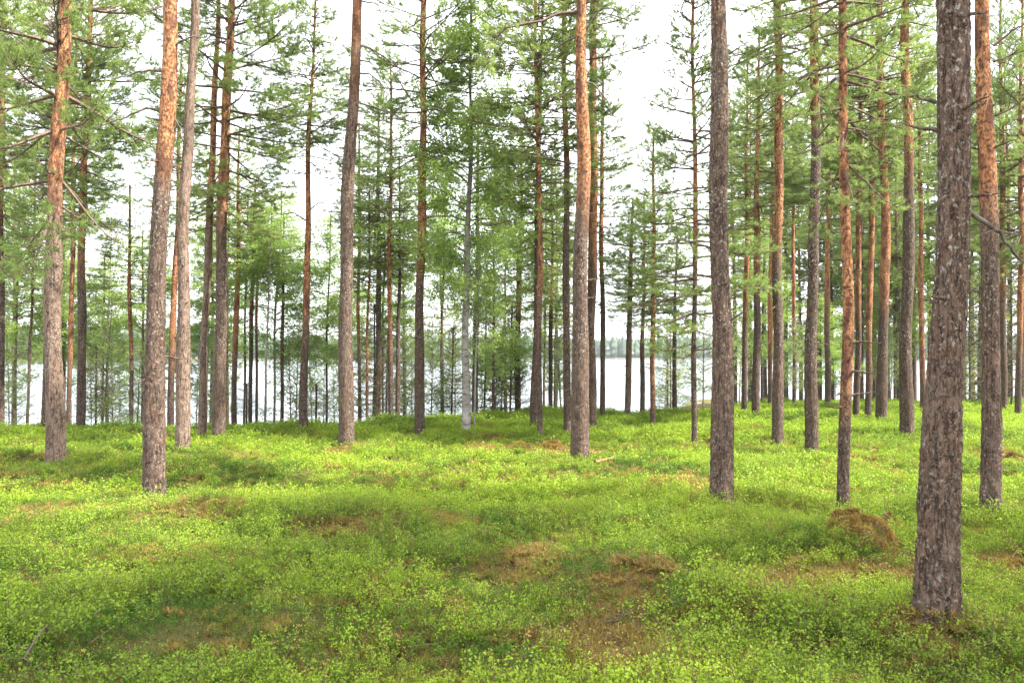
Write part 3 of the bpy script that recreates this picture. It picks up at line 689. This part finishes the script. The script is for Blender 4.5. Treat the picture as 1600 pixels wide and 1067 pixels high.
broadleaf('birch_tree', 'tall white-barked birch with scarred base and wide green crown at centre', 'birch', None, [(728, 669, 15), (728, 540, 12), (731, 350, 9), (735, 160, 5)], 9.9, None, 465, 1.6, ('birch', 3), M_BIRCH, (420, 200))
broadleaf('birch_tree', 'slim white birch stem at the right foot of the tall white birch', 'birch', None, [(741, 669, 3.2), (742, 580, 3), (746, 470, 2)], 4.6, None, 560, .6, ('sap', 0), M_BIRCH)
broadleaf('aspen_tree', 'leafy aspen with bright green crown right of the white birch', 'aspen', None, [(771, 652, 5), (771, 500, 4.5), (772, 380, 3)], 7.3, 21, 590, 1.2, ('birch', 1), M_BARK)
GB = 'young birches behind the left pines'
broadleaf('birch_tree', 'bushy young birch with bright green crown left of the slim orange pine', 'birch', GB, [(428, 652, 4), (430, 480, 4), (436, 380, 3)], 7.6, 23, 570, 1.75, ('birch', 2), M_BIRCH, (600, 400))
broadleaf('birch_tree', 'thin white birch stem standing between dark trunk pair and slim orange pine', 'birch', GB, [(414, 655, 4), (416, 560, 3.6), (419, 470, 2.5)], 6.2, 20.5, 470, 1.0, ('birch', 0), M_BIRCH)
broadleaf('birch_tree', 'slender birch with hanging twigs between slim orange and straight brown pines', 'birch', GB, [(510, 650, 4), (511, 500, 3.5), (515, 400, 2.5)], 6.8, 22.5, 570, 1.35, ('birch', 1), M_BARK)
broadleaf('birch_tree', 'young birch filling the gap between dark red pine and the dark trunk pair', 'birch', GB, [(381, 652, 4), (382, 500, 4), (386, 380, 3)], 7.6, 24, 470, 1.2, ('birch', 2), M_BARK)
broadleaf('birch_tree', 'light green young birch in front of the water left of the leaning pinkish-grey pine', 'birch', GB, [(22, 650, 4), (24, 500, 4), (26, 420, 3)], 7.8, 24, 560, 1.7, ('birch', 0), M_BARK)
broadleaf('birch_tree', 'leafy young birch behind the narrow shore pine left of the thick near pine', 'birch', GB, [(222, 652, 4), (222, 500, 4), (223, 420, 3)], 6.6, 24, 560, 1.35, ('birch', 1), M_BARK)
broadleaf('birch_tree', 'fresh green birch glimpsed between the stout dark pine and the golden pine', 'birch', GB, [(1398, 640, 4), (1398, 500, 4), (1399, 380, 3)], 7.5, 30, 560, 1.6, ('birch', 2), M_BARK)
broadleaf('birch_tree', 'fresh green birch low behind the tall dark pine with orange top', 'birch', GB, [(1283, 640, 4), (1283, 540, 3), (1284, 480, 2)], 4.0, 27, 600, 1.2, ('birch', 0), M_BARK)
broadleaf('birch_tree', 'airy young birch between leaning pinkish-grey pine and reddish-brown pine', 'birch', GB, [(98, 650, 4), (99, 500, 4), (101, 420, 3)], 6.8, 25, 560, 1.3, ('birch', 2), M_BARK)
broadleaf('birch_tree', 'light birch behind the slender reddish-brown pine, on its right', 'birch', GB, [(160, 650, 4), (161, 500, 4), (163, 420, 3)], 6.0, 25, 560, 1.3, ('birch', 0), M_BARK)
broadleaf('birch_tree', 'young birch behind the slim pinkish pine', 'birch', GB, [(322, 650, 4), (323, 500, 4), (325, 420, 3)], 7.4, 25, 540, 1.4, ('birch', 1), M_BARK)
broadleaf('birch_tree', 'pale green birch between the straight brown pine and the dark-based pine', 'birch', GB, [(598, 650, 4), (599, 500, 4), (601, 420, 3)], 7.2, 24.5, 540, 1.5, ('birch', 0), M_BARK)
broadleaf('birch_tree', 'light green birch between the dark-based pine and the white birch', 'birch', GB, [(690, 650, 4), (691, 500, 3.5), (693, 420, 3)], 7.8, 24, 430, 1.2, ('birch', 1), M_BARK)
broadleaf('birch_tree', 'pale green birch behind the twin-stemmed brown pine', 'birch', GB, [(850, 650, 4), (851, 500, 3.5), (853, 420, 3)], 7.6, 25, 520, 1.3, ('birch', 2), M_BARK)
broadleaf('birch_tree', 'fresh green birch right behind the short-crowned pine', 'birch', GB, [(1190, 640, 4), (1191, 500, 3.5), (1193, 420, 3)], 7.0, 29, 560, 1.5, ('birch', 1), M_BARK)
broadleaf('birch_tree', 'fresh green birch between the red-barked thin pine and the stout dark pine', 'birch', GB, [(1347, 640, 4), (1348, 500, 3.5), (1350, 420, 3)], 7.5, 32, 580, 1.7, ('birch', 0), M_BARK)
GS = 'young spruces by the shore'
SP = [('dark young spruce at the foot of the dark brown pine, left one of a pair', 583, 20.5, 3.6, .75), ('dark young spruce at the foot of the orange-brown thin pine', 603, 21, 3.1, .7),
      ('low dark spruce bush under the dark trunk pair left of the slim orange pine', 385, 20.2, 1.5, .6), ('small spruce beside the slim dark trunk between aspen and brown pair', 797, 22, 3.2, .75),
      ('small spruce at the water just left of the white birch', 706, 23.5, 3.4, .6), ('tall narrow spruce among the saplings right of the white birch', 757, 22.5, 4.2, .7),
      ('young spruce behind the reddish-brown pine near the left edge', 150, 23, 3.0, .7), ('dark spruce bush at the right edge behind the near orange pine', 1580, 24, 4.5, 1.1),
      ('young spruce seen between the thickest trunk and the near orange pine', 1515, 26, 5.0, 1.1), ('low spruce between the slim orange and straight brown pines', 494, 21, 1.3, .5),
      ('young spruce left of the slim layered pine, before the lake', 1042, 24, 2.4, .55)]
for k, (lb, px, d, hh, rr) in enumerate(SP):
    broadleaf('spruce_tree', lb, 'spruce', GS, [(px, 650, 3.5), (px + 1, 600, 3)], hh, d, 648, rr, ('spruce', k % 2), M_BARK)

# thin saplings along the waterline, told apart by the gap they stand in
GAPS = [(8, 36, 2, 'left edge and slim dark shore pine'), (134, 198, 4, 'slender reddish-brown pine and thin young pine'), (212, 226, 2, 'thin young pine and thick near pine'), (300, 312, 1, 'pale grey and slim pinkish pines'),
        (326, 334, 1, 'slim pinkish and dark red pines'), (448, 466, 2, 'young birches and slim orange pine'), (486, 528, 3, 'slim orange and straight brown pines'), (630, 646, 3, 'mossy trunk and dark-based pine'),
        (668, 716, 3, 'dark-based pine and white birch'), (750, 802, 4, 'white birch and aspen side'), (868, 880, 2, 'brown pair and bright orange pine'), (1034, 1050, 2, 'pointed young pine and sparse dark pine'),
        (1064, 1108, 2, 'sparse dark pine and thick brown pine'), (1146, 1158, 1, 'thick brown pine and narrow dark pine'), (1226, 1262, 3, 'tall straight pine and tall dark pine'), (1300, 1310, 1, 'tall dark and red-barked pines'),
        (1386, 1408, 2, 'stout dark and golden pines'), (1504, 1532, 3, 'thickest trunk and near orange pine')]
ORD = ['first', 'second', 'third', 'fourth']
rs = random.Random(5)
protos = []
for k in range(3):
    mbx = MB(); zz = np.linspace(0, 1, 14)
    P = np.stack([.05 * np.sin(zz * 4 + k) * zz, .04 * np.sin(zz * 3 + 2 * k) * zz, zz * 4.2], -1)
    make_trunk(mbx, P, .024 * (1 - zz * .85), 50 + k, 24, None, .8, None, .2)
    protos.append(mbx.mesh('trunk', [M_BARK if k != 1 else M_BIRCH]))
for (a, b, n, where) in GAPS:
    for k in range(n):
        px = a + (b - a) * (k + .5 + rs.uniform(-.25, .25)) / n; d = rs.uniform(21.5, 26) if px < 1140 else rs.uniform(25, 33)
        gp = at_depth(px, 640, d); gz = float(H(gp[0], d)) - .1; s = rs.uniform(.65, 1.15)
        r = link('sapling', None, None, (gp[0], d, gz))
        r.rotation_euler = (rs.uniform(-.05, .05), rs.uniform(-.05, .05), rs.uniform(0, 6)); r.scale = (s, s, s)
        tag(r, (f'{ORD[k]} from left of the thin shore saplings between {where}' if n > 1 else f'single thin shore sapling between {where}'), 'sapling', 'thin leafy saplings on the shore')
        link('trunk', protos[rs.randrange(3)], r)
        c = link('crown', CROWN['sap', rs.randrange(3)][0], r, (0, 0, rs.uniform(.7, 1.1))); c.scale = (1, 1, .85)

# the wood goes on behind, at the right and far left: copies of three pines
FILL = [(1148, 30, 12), (1172, 33, 13.5), (1196, 36, 12), (1228, 34, 14), (1252, 38, 13), (1277, 35, 15), (1300, 31, 12.5), (1326, 36, 14), (1346, 30, 13), (1367, 34, 15), (1388, 38, 13), (1405, 29, 12), (1428, 33, 14),
        (1455, 36, 15), (1506, 31, 13), (1520, 37, 15), (1532, 27, 12), (1578, 29, 13), (1598, 34, 15), (22, 27, 11), (98, 26, 9.5), (168, 27, 8), (252, 28, 10), (330, 27, 10), (355, 25.5, 9), (548, 27, 8), (632, 26, 8.5), (690, 27.5, 9), (790, 26, 8), (868, 26, 9.5)]
NEARP = ['left edge', 'leaning pinkish-grey pine', 'slender reddish-brown pine', 'thick near orange-topped pine', 'slim pinkish pine', 'dark red pine', 'slim orange pine', 'straight brown pine', 'mossy greenish trunk', 'straight dark-based pine', 'white birch', 'leafy aspen', 'bright orange pine',
         'thick brown pine', 'short-crowned pine', 'tall straight pine', 'tall dark pine', 'red-barked thin pine', 'stout dark pine', 'golden-topped pine', 'thickest trunk', 'near orange pine', 'right edge']
NPX = [0, 87, 126, 245, 318, 343, 476, 541, 622, 656, 728, 771, 907, 1127, 1182, 1216, 1268, 1318, 1379, 1417, 1468, 1547, 1600]
fp = []
for k in range(3):
    mbx = MB(); zz = np.linspace(0, 1, 60)
    P = np.stack([.12 * np.sin(zz * 4 + k * 2) * zz, .1 * np.sin(zz * 3 + k) * zz, zz * 12], -1)
    make_trunk(mbx, P, .10 * (1 - zz * .85), 70 + k, 28, smooth(.42, .75, zz) * .9, .1, None, .8)
    fp.append(mbx.mesh('trunk', [M_BARK]))
cnt = {}
FILL.sort()
for k, (px, d, hh) in enumerate(FILL):
    gi = max(i for i in range(len(NPX) - 1) if NPX[i] <= px); cnt.setdefault(gi, []).append(k)
for k, (px, d, hh) in enumerate(FILL):
    gi = max(i for i in range(len(NPX) - 1) if NPX[i] <= px); mem = cnt[gi]
    gp = at_depth(px, 640, d); gz = float(H(gp[0], d)) - .1; s = hh / 12
    r = link('pine_tree', None, None, (gp[0], d, gz)); r.rotation_euler = (0, 0, rs.uniform(0, 6)); r.scale = (s, s, s)
    where = f'seen between {NEARP[gi]} and {NEARP[gi + 1]}'
    o_ = ORD[mem.index(k)] if mem.index(k) < 4 else 'last'
    tag(r, (f'far slender pine {where}' if len(mem) == 1 else f'{o_} from left of far pines {where}'), 'pine tree', 'far pines behind the stand')
    link('trunk', fp[k % 3], r)
    kk = ('tall', k % 4) if hh > 12.5 else ('young', k % 4)
    mesh, L0, R0 = CROWN[kk]; zc = rs.uniform(.18, .34) * 12
    c = link('crown', mesh, r, (0, 0, zc)); c.scale = (rs.uniform(.85, 1.2),) * 2 + ((12.15 - zc) / L0,)

# unseen pines added right of the camera to shade the foreground
for k, (x, y, hh, lb) in enumerate(((6.2, 1.2, 17, 'tall pine added for shade just outside the right edge, nearest the camera'), (10.5, 3.4, 18, 'tall pine added for shade outside the right edge beyond the thickest trunk'),
                                (9.0, .2, 18, 'pine added for shade outside the right edge, level with the camera'))):
    r = link('pine_tree', None, None, (x, y, float(H(x, y)) - .1)); s = hh / 12; r.scale = (s * 1.0, s * 1.0, s); r.rotation_euler = (0, 0, k * 1.3)
    tag(r, lb, 'pine tree', 'tall pine trees')
    link('trunk', fp[k % 3], r); mesh, L0, R0 = CROWN['tall', k % 4]
    c = link('crown', mesh, r, (0, 0, 6.2)); c.scale = (.95, .95, 6 / L0)

# ------------------------------------------------------------------ moss mounds, stump, twigs
def moss_mound(label, px, py, wpx, hpx, seed, cover=1.0, nb=2600):
    rng = np.random.default_rng(seed); g = ground_hit(px, py, 0.0); d = g[1]; k = d / FPX; rx = wpx * k / 2; hz = hpx * k
    gz = float(H(g[0], d + rx * .5))
    root = link('moss_mound', None, None, (g[0], d + rx * .5, gz - .03)); tag(root, label, 'moss mound', 'mossy mounds on the forest floor')
    nu, nv = 40, 16; a = np.arange(nu) / nu * 2 * math.pi; t = np.linspace(0, 1, nv)
    A, T = np.meshgrid(a, t)
    lump = 1 + 1.1 * (fbm(np.cos(A) * 1.5 + seed, np.sin(A) * 1.5 + T * 1.8, seed) - .5) + .7 * (fbm(np.cos(A) * 3.2, np.sin(A) * 3.2 + T * 4, seed + 1) - .5)
    prof = np.cos(T * math.pi / 2) ** .9
    V = np.stack([rx * prof * lump * np.cos(A), rx * .8 * prof * lump * np.sin(A), hz * np.sin(T * math.pi / 2) * lump - .04 * (T == 0)], -1)
    i = np.arange(nv - 1)[:, None] * nu; j = np.arange(nu)[None]; j2 = (j + 1) % nu
    mb = MB(); mb.add(V, np.stack([i + j, i + j2, i + nu + j2, i + nu + j], -1).reshape(-1, 4), 0); mb.build('body', [M_LITTER], root)
    ii = rng.integers(0, nv - 1, nb); jj = rng.integers(0, nu, nb); f = rng.random((nb, 1)); gq = rng.random((nb, 1))
    p = (V[ii, jj] * (1 - f) + V[ii + 1, jj] * f) * (1 - gq) + (V[ii, (jj + 1) % nu] * (1 - f) + V[ii + 1, (jj + 1) % nu] * f) * gq
    keep = fbm(p[:, 0] / rx * 1.5 + seed, p[:, 2] / hz * 1.5, seed + 4) > .5 - .25 * cover; p = p[keep]
    out = unit(p / np.array([rx, rx, hz * 1.4])); mbm = MB()
    needle_tufts(mbm, p, out + rng.normal(0, .5, p.shape), rng, 8, .020 if d < 8 else .04, .0026 * max(1, d / 6), 0, .5, .9, .012)
    mbm.build('moss', [M_MOSS2], root, False)
    return root
moss_mound('largest golden-brown mossy stump mound, left of the thickest trunk', 1356, 872, 124, 58, 3, 1.0, 9000)
moss_mound('rusty lump at the right shoulder of the largest mossy stump mound', 1398, 836, 44, 34, 8, .5, 1200)
moss_mound('orange moss mound touching the left side of the bright orange pine', 862, 707, 40, 15, 5, 1, 1500)
moss_mound('flat orange moss mound further left of the bright orange pine', 815, 706, 46, 13, 6, .9, 1500)
moss_mound('pale orange moss mound right of the near orange pine', 1578, 722, 38, 13, 7, 1, 1300)
moss_mound('yellowish moss mound at the right edge in the foreground', 1588, 905, 70, 22, 9, 1, 2600)
moss_mound('brown moss hump left of the foot of the thick near pine', 207, 755, 32, 14, 10, .8, 1000)

def stick(label, pts, r, mat, seed, lift=.10, name='fallen_branch', cat='branch'):
    rng = np.random.default_rng(seed); Q = np.array([ground_hit(x, y, lift) for x, y in pts])
    for q in Q: q[2] = H(q[0], q[1]) + lift
    L = np.linspace(0, 1, len(Q)); s = np.linspace(0, 1, 12); P = np.stack([np.interp(s, L, Q[:, c]) for c in range(3)], -1)
    o0 = P[0].copy(); P = P - o0 + rng.normal(0, r * .25, P.shape)
    mb = MB(); v, q = tubes(P, np.linspace(r, r * .45, 12), 7); mb.add(v, q, 0)
    for t in (5, 8):
        T = limb_curve(P[t], rng.uniform(0, 6), .4, rng.uniform(.05, .12), .1, 0, 5, rng, .1); v, q = tubes(T, np.linspace(r * .4, .0015, 5), 4); mb.add(v, q, 0)
    o = mb.build(name, [mat]); o.location = o0; tag(o, label, cat); return o
stick('bent grey fallen branch lying among bilberry in the lower left corner', [(74, 978), (58, 995), (44, 1018), (38, 1030), (48, 1036)], .0055, M_LIMB, 1, .17)
stick('thin grey twig across the foreground bare patch', [(948, 972), (990, 955), (1030, 957)], .004, M_DEAD, 2, .05)
stick('pale dry twig right of the foreground bare patch', [(1050, 944), (1075, 932), (1092, 926)], .004, M_DEAD, 3, .12)
stick('short yellow split log beside the foot of the bright orange pine', [(930, 722), (958, 714)], .022, M_PALEWOOD, 4, .10, 'fallen_log', 'log')
stick('small pale wood piece behind the yellow split log', [(925, 708), (944, 706)], .015, M_PALEWOOD, 5, .12, 'fallen_log', 'log')

# ------------------------------------------------------------------ bilberry carpet: one stuff object, plants placed by a point cloud
def berry_proto(seed, stems, nl, size, h, rad, mat, young=.35):
    rng = np.random.default_rng(seed); mb = MB(); sp = []; sr = []
    pos = []; age_shade = []
    for k in range(stems):
        a = rng.uniform(0, 6.28); r0 = rad * rng.random() ** .5; p0 = np.array([math.cos(a) * r0, math.sin(a) * r0, -.03])
        hh = h * rng.uniform(.6, 1.15)
        d = unit(np.array([math.cos(a) * .5 * r0 / rad + rng.normal(0, .25), math.sin(a) * .5 * r0 / rad + rng.normal(0, .25), 1]))
        P = p0 + np.outer(np.linspace(0, 1, 5), d) * hh; sp.append(P); sr.append(np.linspace(.0022, .001, 5))
        for t in range(nl):
            u = rng.uniform(.3, 1.0) ** .8; c = p0 + d * hh * u; off = rng.normal(0, 1, 3) * np.array([1, 1, .5]) * (.014 + .02 * (1.1 - u)) * max(1, size / .017)
            pos.append(c + off); age_shade.append(u)
    v, q = tubes(np.array(sp), np.array(sr), 3); mb.add(v, q, 0)
    pos = np.array(pos); age_shade = np.array(age_shade)
    nrm = unit(rng.normal(size=(len(pos), 3)) * .75 + np.array([0, 0, .8])); a = unit(np.cross(nrm, rng.normal(size=(len(pos), 3)))); b = np.cross(nrm, a)
    s = (size * rng.uniform(.7, 1.25, len(pos)))[:, None]
    up = np.array([0, 0, .12]) * s
    V = np.stack([pos - a * s * .5, pos + b * s * .34 + up, pos + a * s * .55, pos - b * s * .34 + up], 1).reshape(-1, 3)
    rnd = np.clip((age_shade - .45) * 1.25 + young - .2 + rng.uniform(-.18, .18, len(pos)), 0, .85)  # younger top leaves lighter; low leaves also coloured darker as shade between plants
    mb.add(V, np.arange(len(pos) * 4).reshape(-1, 4), 1, rnd=np.repeat(rnd, 4))
    me = mb.mesh('bilberry_plant', [M_STEM, mat], False)
    return bpy.data.objects.new('bilberry_plant', me)
def moss_proto(seed, n, ln, w, rad):
    rng = np.random.default_rng(seed); mb = MB()
    a = rng.uniform(0, 6.28, n); r = rad * rng.random(n) ** .5; p = np.stack([np.cos(a) * r, np.sin(a) * r, np.full(n, -.01) + .02 * (1 - (r / rad) ** 2)], -1)
    needle_tufts(mb, p, np.array([0, 0, 1.0]) + rng.normal(0, .5, (n, 3)), rng, 7, ln, w, 0, .5, .9, .015)
    k = 5; a = rng.uniform(0, 6.28, k); P0 = np.stack([rng.uniform(-rad, rad, k), rng.uniform(-rad, rad, k), rng.uniform(.01, .04, k)], -1)
    P1 = P0 + np.stack([np.cos(a), np.sin(a), rng.normal(0, .15, k)], -1) * rng.uniform(.03, .12, k)[:, None]
    v, q = tubes(np.stack([P0, (P0 + P1) / 2, P1], 1), np.full((k, 3), .0018), 3); mb.add(v, q, 1)
    me = mb.mesh('moss_tuft', [M_MOSS, M_LITTER], False)
    return bpy.data.objects.new('moss_tuft', me)

PROTO = [berry_proto(1, 19, 40, .0135, .19, .15, M_BERRY), berry_proto(2, 17, 40, .0128, .16, .15, M_BERRY, .3), berry_proto(3, 12, 38, .0145, .23, .12, M_BERRY, .45), berry_proto(4, 14, 32, .012, .12, .15, M_LINGON, .2),   # 0-3 near
         berry_proto(5, 11, 26, .021, .19, .16, M_BERRY), berry_proto(6, 10, 26, .020, .16, .16, M_BERRY, .4), berry_proto(7, 10, 22, .019, .13, .15, M_LINGON, .2),                                                     # 4-6 middle
         berry_proto(8, 9, 18, .031, .18, .17, M_BERRY), berry_proto(9, 9, 18, .030, .20, .17, M_BERRY, .45),                                                                                                            # 7-8 far
         moss_proto(10, 120, .034, .0032, .12), moss_proto(11, 60, .05, .004, .13), berry_proto(12, 14, 12, .014, .15, .14, M_MOSS, .5), berry_proto(13, 9, 9, .024, .15, .16, M_MOSS, .5)]                                                                                                                                     # 9-10 moss
def scatter(name, pts, vi, rot, scl, tint, protos, mats):
    me = bpy.data.meshes.new(name); me.vertices.add(len(pts)); me.vertices.foreach_set('co', np.asarray(pts, np.float32).ravel())
    me.attributes.new('vi', 'INT', 'POINT').data.foreach_set('value', np.asarray(vi, np.int32))
    me.attributes.new('rot', 'FLOAT_VECTOR', 'POINT').data.foreach_set('vector', np.asarray(rot, np.float32).ravel())
    me.attributes.new('scl', 'FLOAT', 'POINT').data.foreach_set('value', np.asarray(scl, np.float32))
    me.attributes.new('tint', 'FLOAT', 'POINT').data.foreach_set('value', np.asarray(tint, np.float32))
    for m in mats: me.materials.append(m)
    o = link(name, me)
    ng = bpy.data.node_groups.new(name + '_nodes', 'GeometryNodeTree')
    ng.interface.new_socket('Geometry', in_out='INPUT', socket_type='NodeSocketGeometry'); ng.interface.new_socket('Geometry', in_out='OUTPUT', socket_type='NodeSocketGeometry')
    gi = ng.nodes.new('NodeGroupInput'); go = ng.nodes.new('NodeGroupOutput'); jn = ng.nodes.new('GeometryNodeJoinGeometry')
    def named(n, t):
        q = ng.nodes.new('GeometryNodeInputNamedAttribute'); q.data_type = t; q.inputs[0].default_value = n
        return [s for s in q.outputs if s.enabled and s.name == 'Attribute'][0]
    A_vi, A_rot, A_scl = named('vi', 'INT'), named('rot', 'FLOAT_VECTOR'), named('scl', 'FLOAT')
    er = ng.nodes.new('FunctionNodeEulerToRotation'); ng.links.new(A_rot, er.inputs[0])
    for k in sorted(set(int(v) for v in vi)):
        oi = ng.nodes.new('GeometryNodeObjectInfo'); oi.inputs['Object'].default_value = protos[k]
        gi2 = ng.nodes.new('GeometryNodeGeometryToInstance'); ng.links.new(oi.outputs['Geometry'], gi2.inputs[0])
        cm = ng.nodes.new('FunctionNodeCompare'); cm.data_type = 'INT'; cm.operation = 'EQUAL'
        ins = [s for s in cm.inputs if s.enabled]; ng.links.new(A_vi, ins[0]); ins[1].default_value = k
        ip = ng.nodes.new('GeometryNodeInstanceOnPoints')
        ng.links.new(gi.outputs[0], ip.inputs['Points']); ng.links.new(cm.outputs[0], ip.inputs['Selection']); ng.links.new(gi2.outputs[0], ip.inputs['Instance'])
        ng.links.new(er.outputs[0], ip.inputs['Rotation']); ng.links.new(A_scl, ip.inputs['Scale']); ng.links.new(ip.outputs[0], jn.inputs[0])
    ng.links.new(jn.outputs[0], go.inputs[0])
    md = o.modifiers.new('plants', 'NODES'); md.node_group = ng
    return o

def field(dens, y0, y1, seed):
    rng = np.random.default_rng(seed); s = 1 / math.sqrt(dens)
    xs = np.arange(-28, 28, s); ys = np.arange(y0, y1, s); A, B = np.meshgrid(xs, ys)
    A = A + rng.uniform(-.5, .5, A.shape) * s * 1.1; B = B + rng.uniform(-.5, .5, B.shape) * s * 1.1
    A = A.ravel(); B = B.ravel(); k = (np.abs(A) < .74 * B + 2.2)
    return A[k], B[k], rng
PTS, VI, ROT, SCL, TINT = [], [], [], [], []
rg = np.random.default_rng(77); mo = next(o for o in COL.objects if o.name.startswith('moss_mound')); nm = 70    # plants climbing the largest mound
an = rg.uniform(math.pi * .7, math.pi * 1.5, nm); rd = rg.uniform(.22, .45, nm)
qx = mo.location.x + np.cos(an) * rd * 1.1; qy = mo.location.y + np.sin(an) * rd * .8
PTS.append(np.stack([qx, qy, H(qx, qy) + np.maximum(0, .16 - .6 * (rd - .2))], -1)); VI.append(rg.choice((0, 1, 3, 3, 11), nm)); ROT.append(np.stack([rg.normal(0, .3, nm), rg.normal(0, .3, nm), rg.uniform(0, 6, nm)], -1)); SCL.append(rg.uniform(.5, .85, nm)); TINT.append(rg.uniform(.2, .7, nm))
MP, MV, MR, MS, MT = [], [], [], [], []
for (dens, y0, y1, vs, lg, sd) in ((52, 2.2, 8.5, (0, 1, 2), 3, 1), (40, 8.5, 14.5, (4, 5), 6, 2), (30, 14.5, 30, (7, 8), None, 3)):
    x, y, rng = field(dens, y0, y1, sd)
    bb = bare(x, y); thin = fbm(x * .8, y * .8, 23); clus = fbm(x * 2.2, y * 2.2, 29)
    keep = (rng.random(len(x)) > bb * .95) & (clus + .28 * rng.random(len(x)) > .33)
    keep &= y < crest(x) + np.where(x > 5, 14, 5)
    x = x[keep]; y = y[keep]; n = len(x); thin = thin[keep]
    v = rng.choice(vs, n); ling = fbm(x * .55 + 4, y * .9, 37)
    if lg is not None: v = np.where((ling > .56) & (rng.random(n) < .75), lg, v)
    near_bare = bare(x * 1.0 + .12, y + .1) + bare(x - .12, y - .1)
    rust = (rng.random(n) < .05 + .35 * np.clip(near_bare, 0, 1)) & (y < 16); v = np.where(rust, 11 if y0 < 8 else 12, v)
    PTS.append(np.stack([x, y, H(x, y)], -1)); VI.append(v); ROT.append(np.stack([rng.normal(0, .12, n), rng.normal(0, .12, n), rng.uniform(0, 6.28, n)], -1))
    SCL.append(rng.uniform(.6, 1.2, n) * (.5 + .95 * fbm(x * 1.6, y * 1.6, 83))); TINT.append(np.clip(.5 + (fbm(x * .45, y * .6, 51) - .5) * 2.2 + (fbm(x * 2.0, y * 2.0, 57) - .5) * 1.2 + rng.normal(0, .16, n), 0, 1))
for (dens, y0, y1, v, sd) in ((110, 2.2, 8.5, 9, 4), (60, 8.5, 18, 10, 5)):
    x, y, rng = field(dens, y0, y1, sd); keep = rng.random(len(x)) < .22 + bare(x, y) * .85
    x = x[keep]; y = y[keep]; n = len(x)
    MP.append(np.stack([x, y, H(x, y)], -1)); MV.append(np.full(n, v)); MR.append(np.stack([rng.normal(0, .15, n), rng.normal(0, .15, n), rng.uniform(0, 6.28, n)], -1))
    MS.append(rng.uniform(.7, 1.3, n)); MT.append(np.clip(fbm(x * 1.4, y * 1.4, 61) * 1.6 - .3, 0, 1))
c_ = np.concatenate
tag(scatter('bilberry_carpet', c_(PTS), c_(VI), c_(ROT), c_(SCL), c_(TINT), PROTO, [M_STEM, M_BERRY, M_LINGON, M_MOSS]), kind='stuff')
tag(scatter('moss_carpet', c_(MP), c_(MV), c_(MR), c_(MS), c_(MT), PROTO, [M_MOSS, M_LITTER]), kind='stuff')

# ------------------------------------------------------------------ air over the lake
me = bpy.data.meshes.new('haze'); x0, x1, y0, y1, z0, z1 = -3050, 3050, -95, 3060, -5.2, 27
me.from_pydata([(x, y, z) for z in (z0, z1) for y in (y0, y1) for x in (x0, x1)], [], [(0, 2, 3, 1), (4, 5, 7, 6), (0, 1, 5, 4), (2, 6, 7, 3), (0, 4, 6, 2), (1, 3, 7, 5)])
hm, hnt, hn, hl = new_mat('lake_haze'); pv = N(hnt, 'ShaderNodeVolumePrincipled'); pv.inputs['Color'].default_value = (.86, .92, 1, 1); pv.inputs['Density'].default_value = .00026
hl.new(pv.outputs[0], N(hnt, 'ShaderNodeOutputMaterial').inputs['Volume']); me.materials.append(hm)
tag(link('haze', me), kind='stuff')

# ------------------------------------------------------------------ light, sky, camera
SUN_AZ, SUN_EL = R_(108), R_(52)
sv = Vector((math.sin(SUN_AZ) * math.cos(SUN_EL), math.cos(SUN_AZ) * math.cos(SUN_EL), math.sin(SUN_EL)))
sl = bpy.data.lights.new('sun', 'SUN'); sl.energy = 5.0; sl.angle = R_(1.2); sl.color = (1, .95, .86)
so = bpy.data.objects.new('sun', sl); COL.objects.link(so); so.rotation_euler = sv.to_track_quat('Z', 'Y').to_euler()

w = bpy.data.worlds.new('World'); SC.world = w; w.use_nodes = True; nt = w.node_tree; nt.nodes.clear()
sky = N(nt, 'ShaderNodeTexSky'); sky.sky_type = 'NISHITA'; sky.sun_disc = False; sky.sun_elevation = SUN_EL; sky.sun_rotation = SUN_AZ; sky.dust_density = 2.5
tc = N(nt, 'ShaderNodeTexCoord').outputs['Generated']
cl = noise_tex(nt, tc, 2.6, 5, (1, 1, 2.2))
f = maprange(nt, cl, .36, .60, .62, 1.0)
c = mixc(nt, f, sky.outputs[0], (8.6, 8.8, 9.2))
bg = N(nt, 'ShaderNodeBackground'); nt.links.new(c, bg.inputs[0]); bg.inputs[1].default_value = .115
nt.links.new(bg.outputs[0], N(nt, 'ShaderNodeOutputWorld').inputs[0])

cam = bpy.data.cameras.new('camera'); cam.sensor_width = 36; cam.lens = 36 * FPX / 1600; cam.clip_end = 6000; cam.clip_start = .05
co = bpy.data.objects.new('camera', cam); COL.objects.link(co); co.location = (0, 0, CAM_Z); co.rotation_euler = (R_(90) + PITCH, 0, 0)
SC.camera = co
SC.view_settings.view_transform = 'Standard'; SC.view_settings.look = 'None'; SC.view_settings.gamma = 1; SC.view_settings.exposure = 1.80
SC.cycles.max_bounces = 7; SC.cycles.diffuse_bounces = 4; SC.cycles.transmission_bounces = 4; SC.cycles.caustics_reflective = False; SC.cycles.caustics_refractive = False
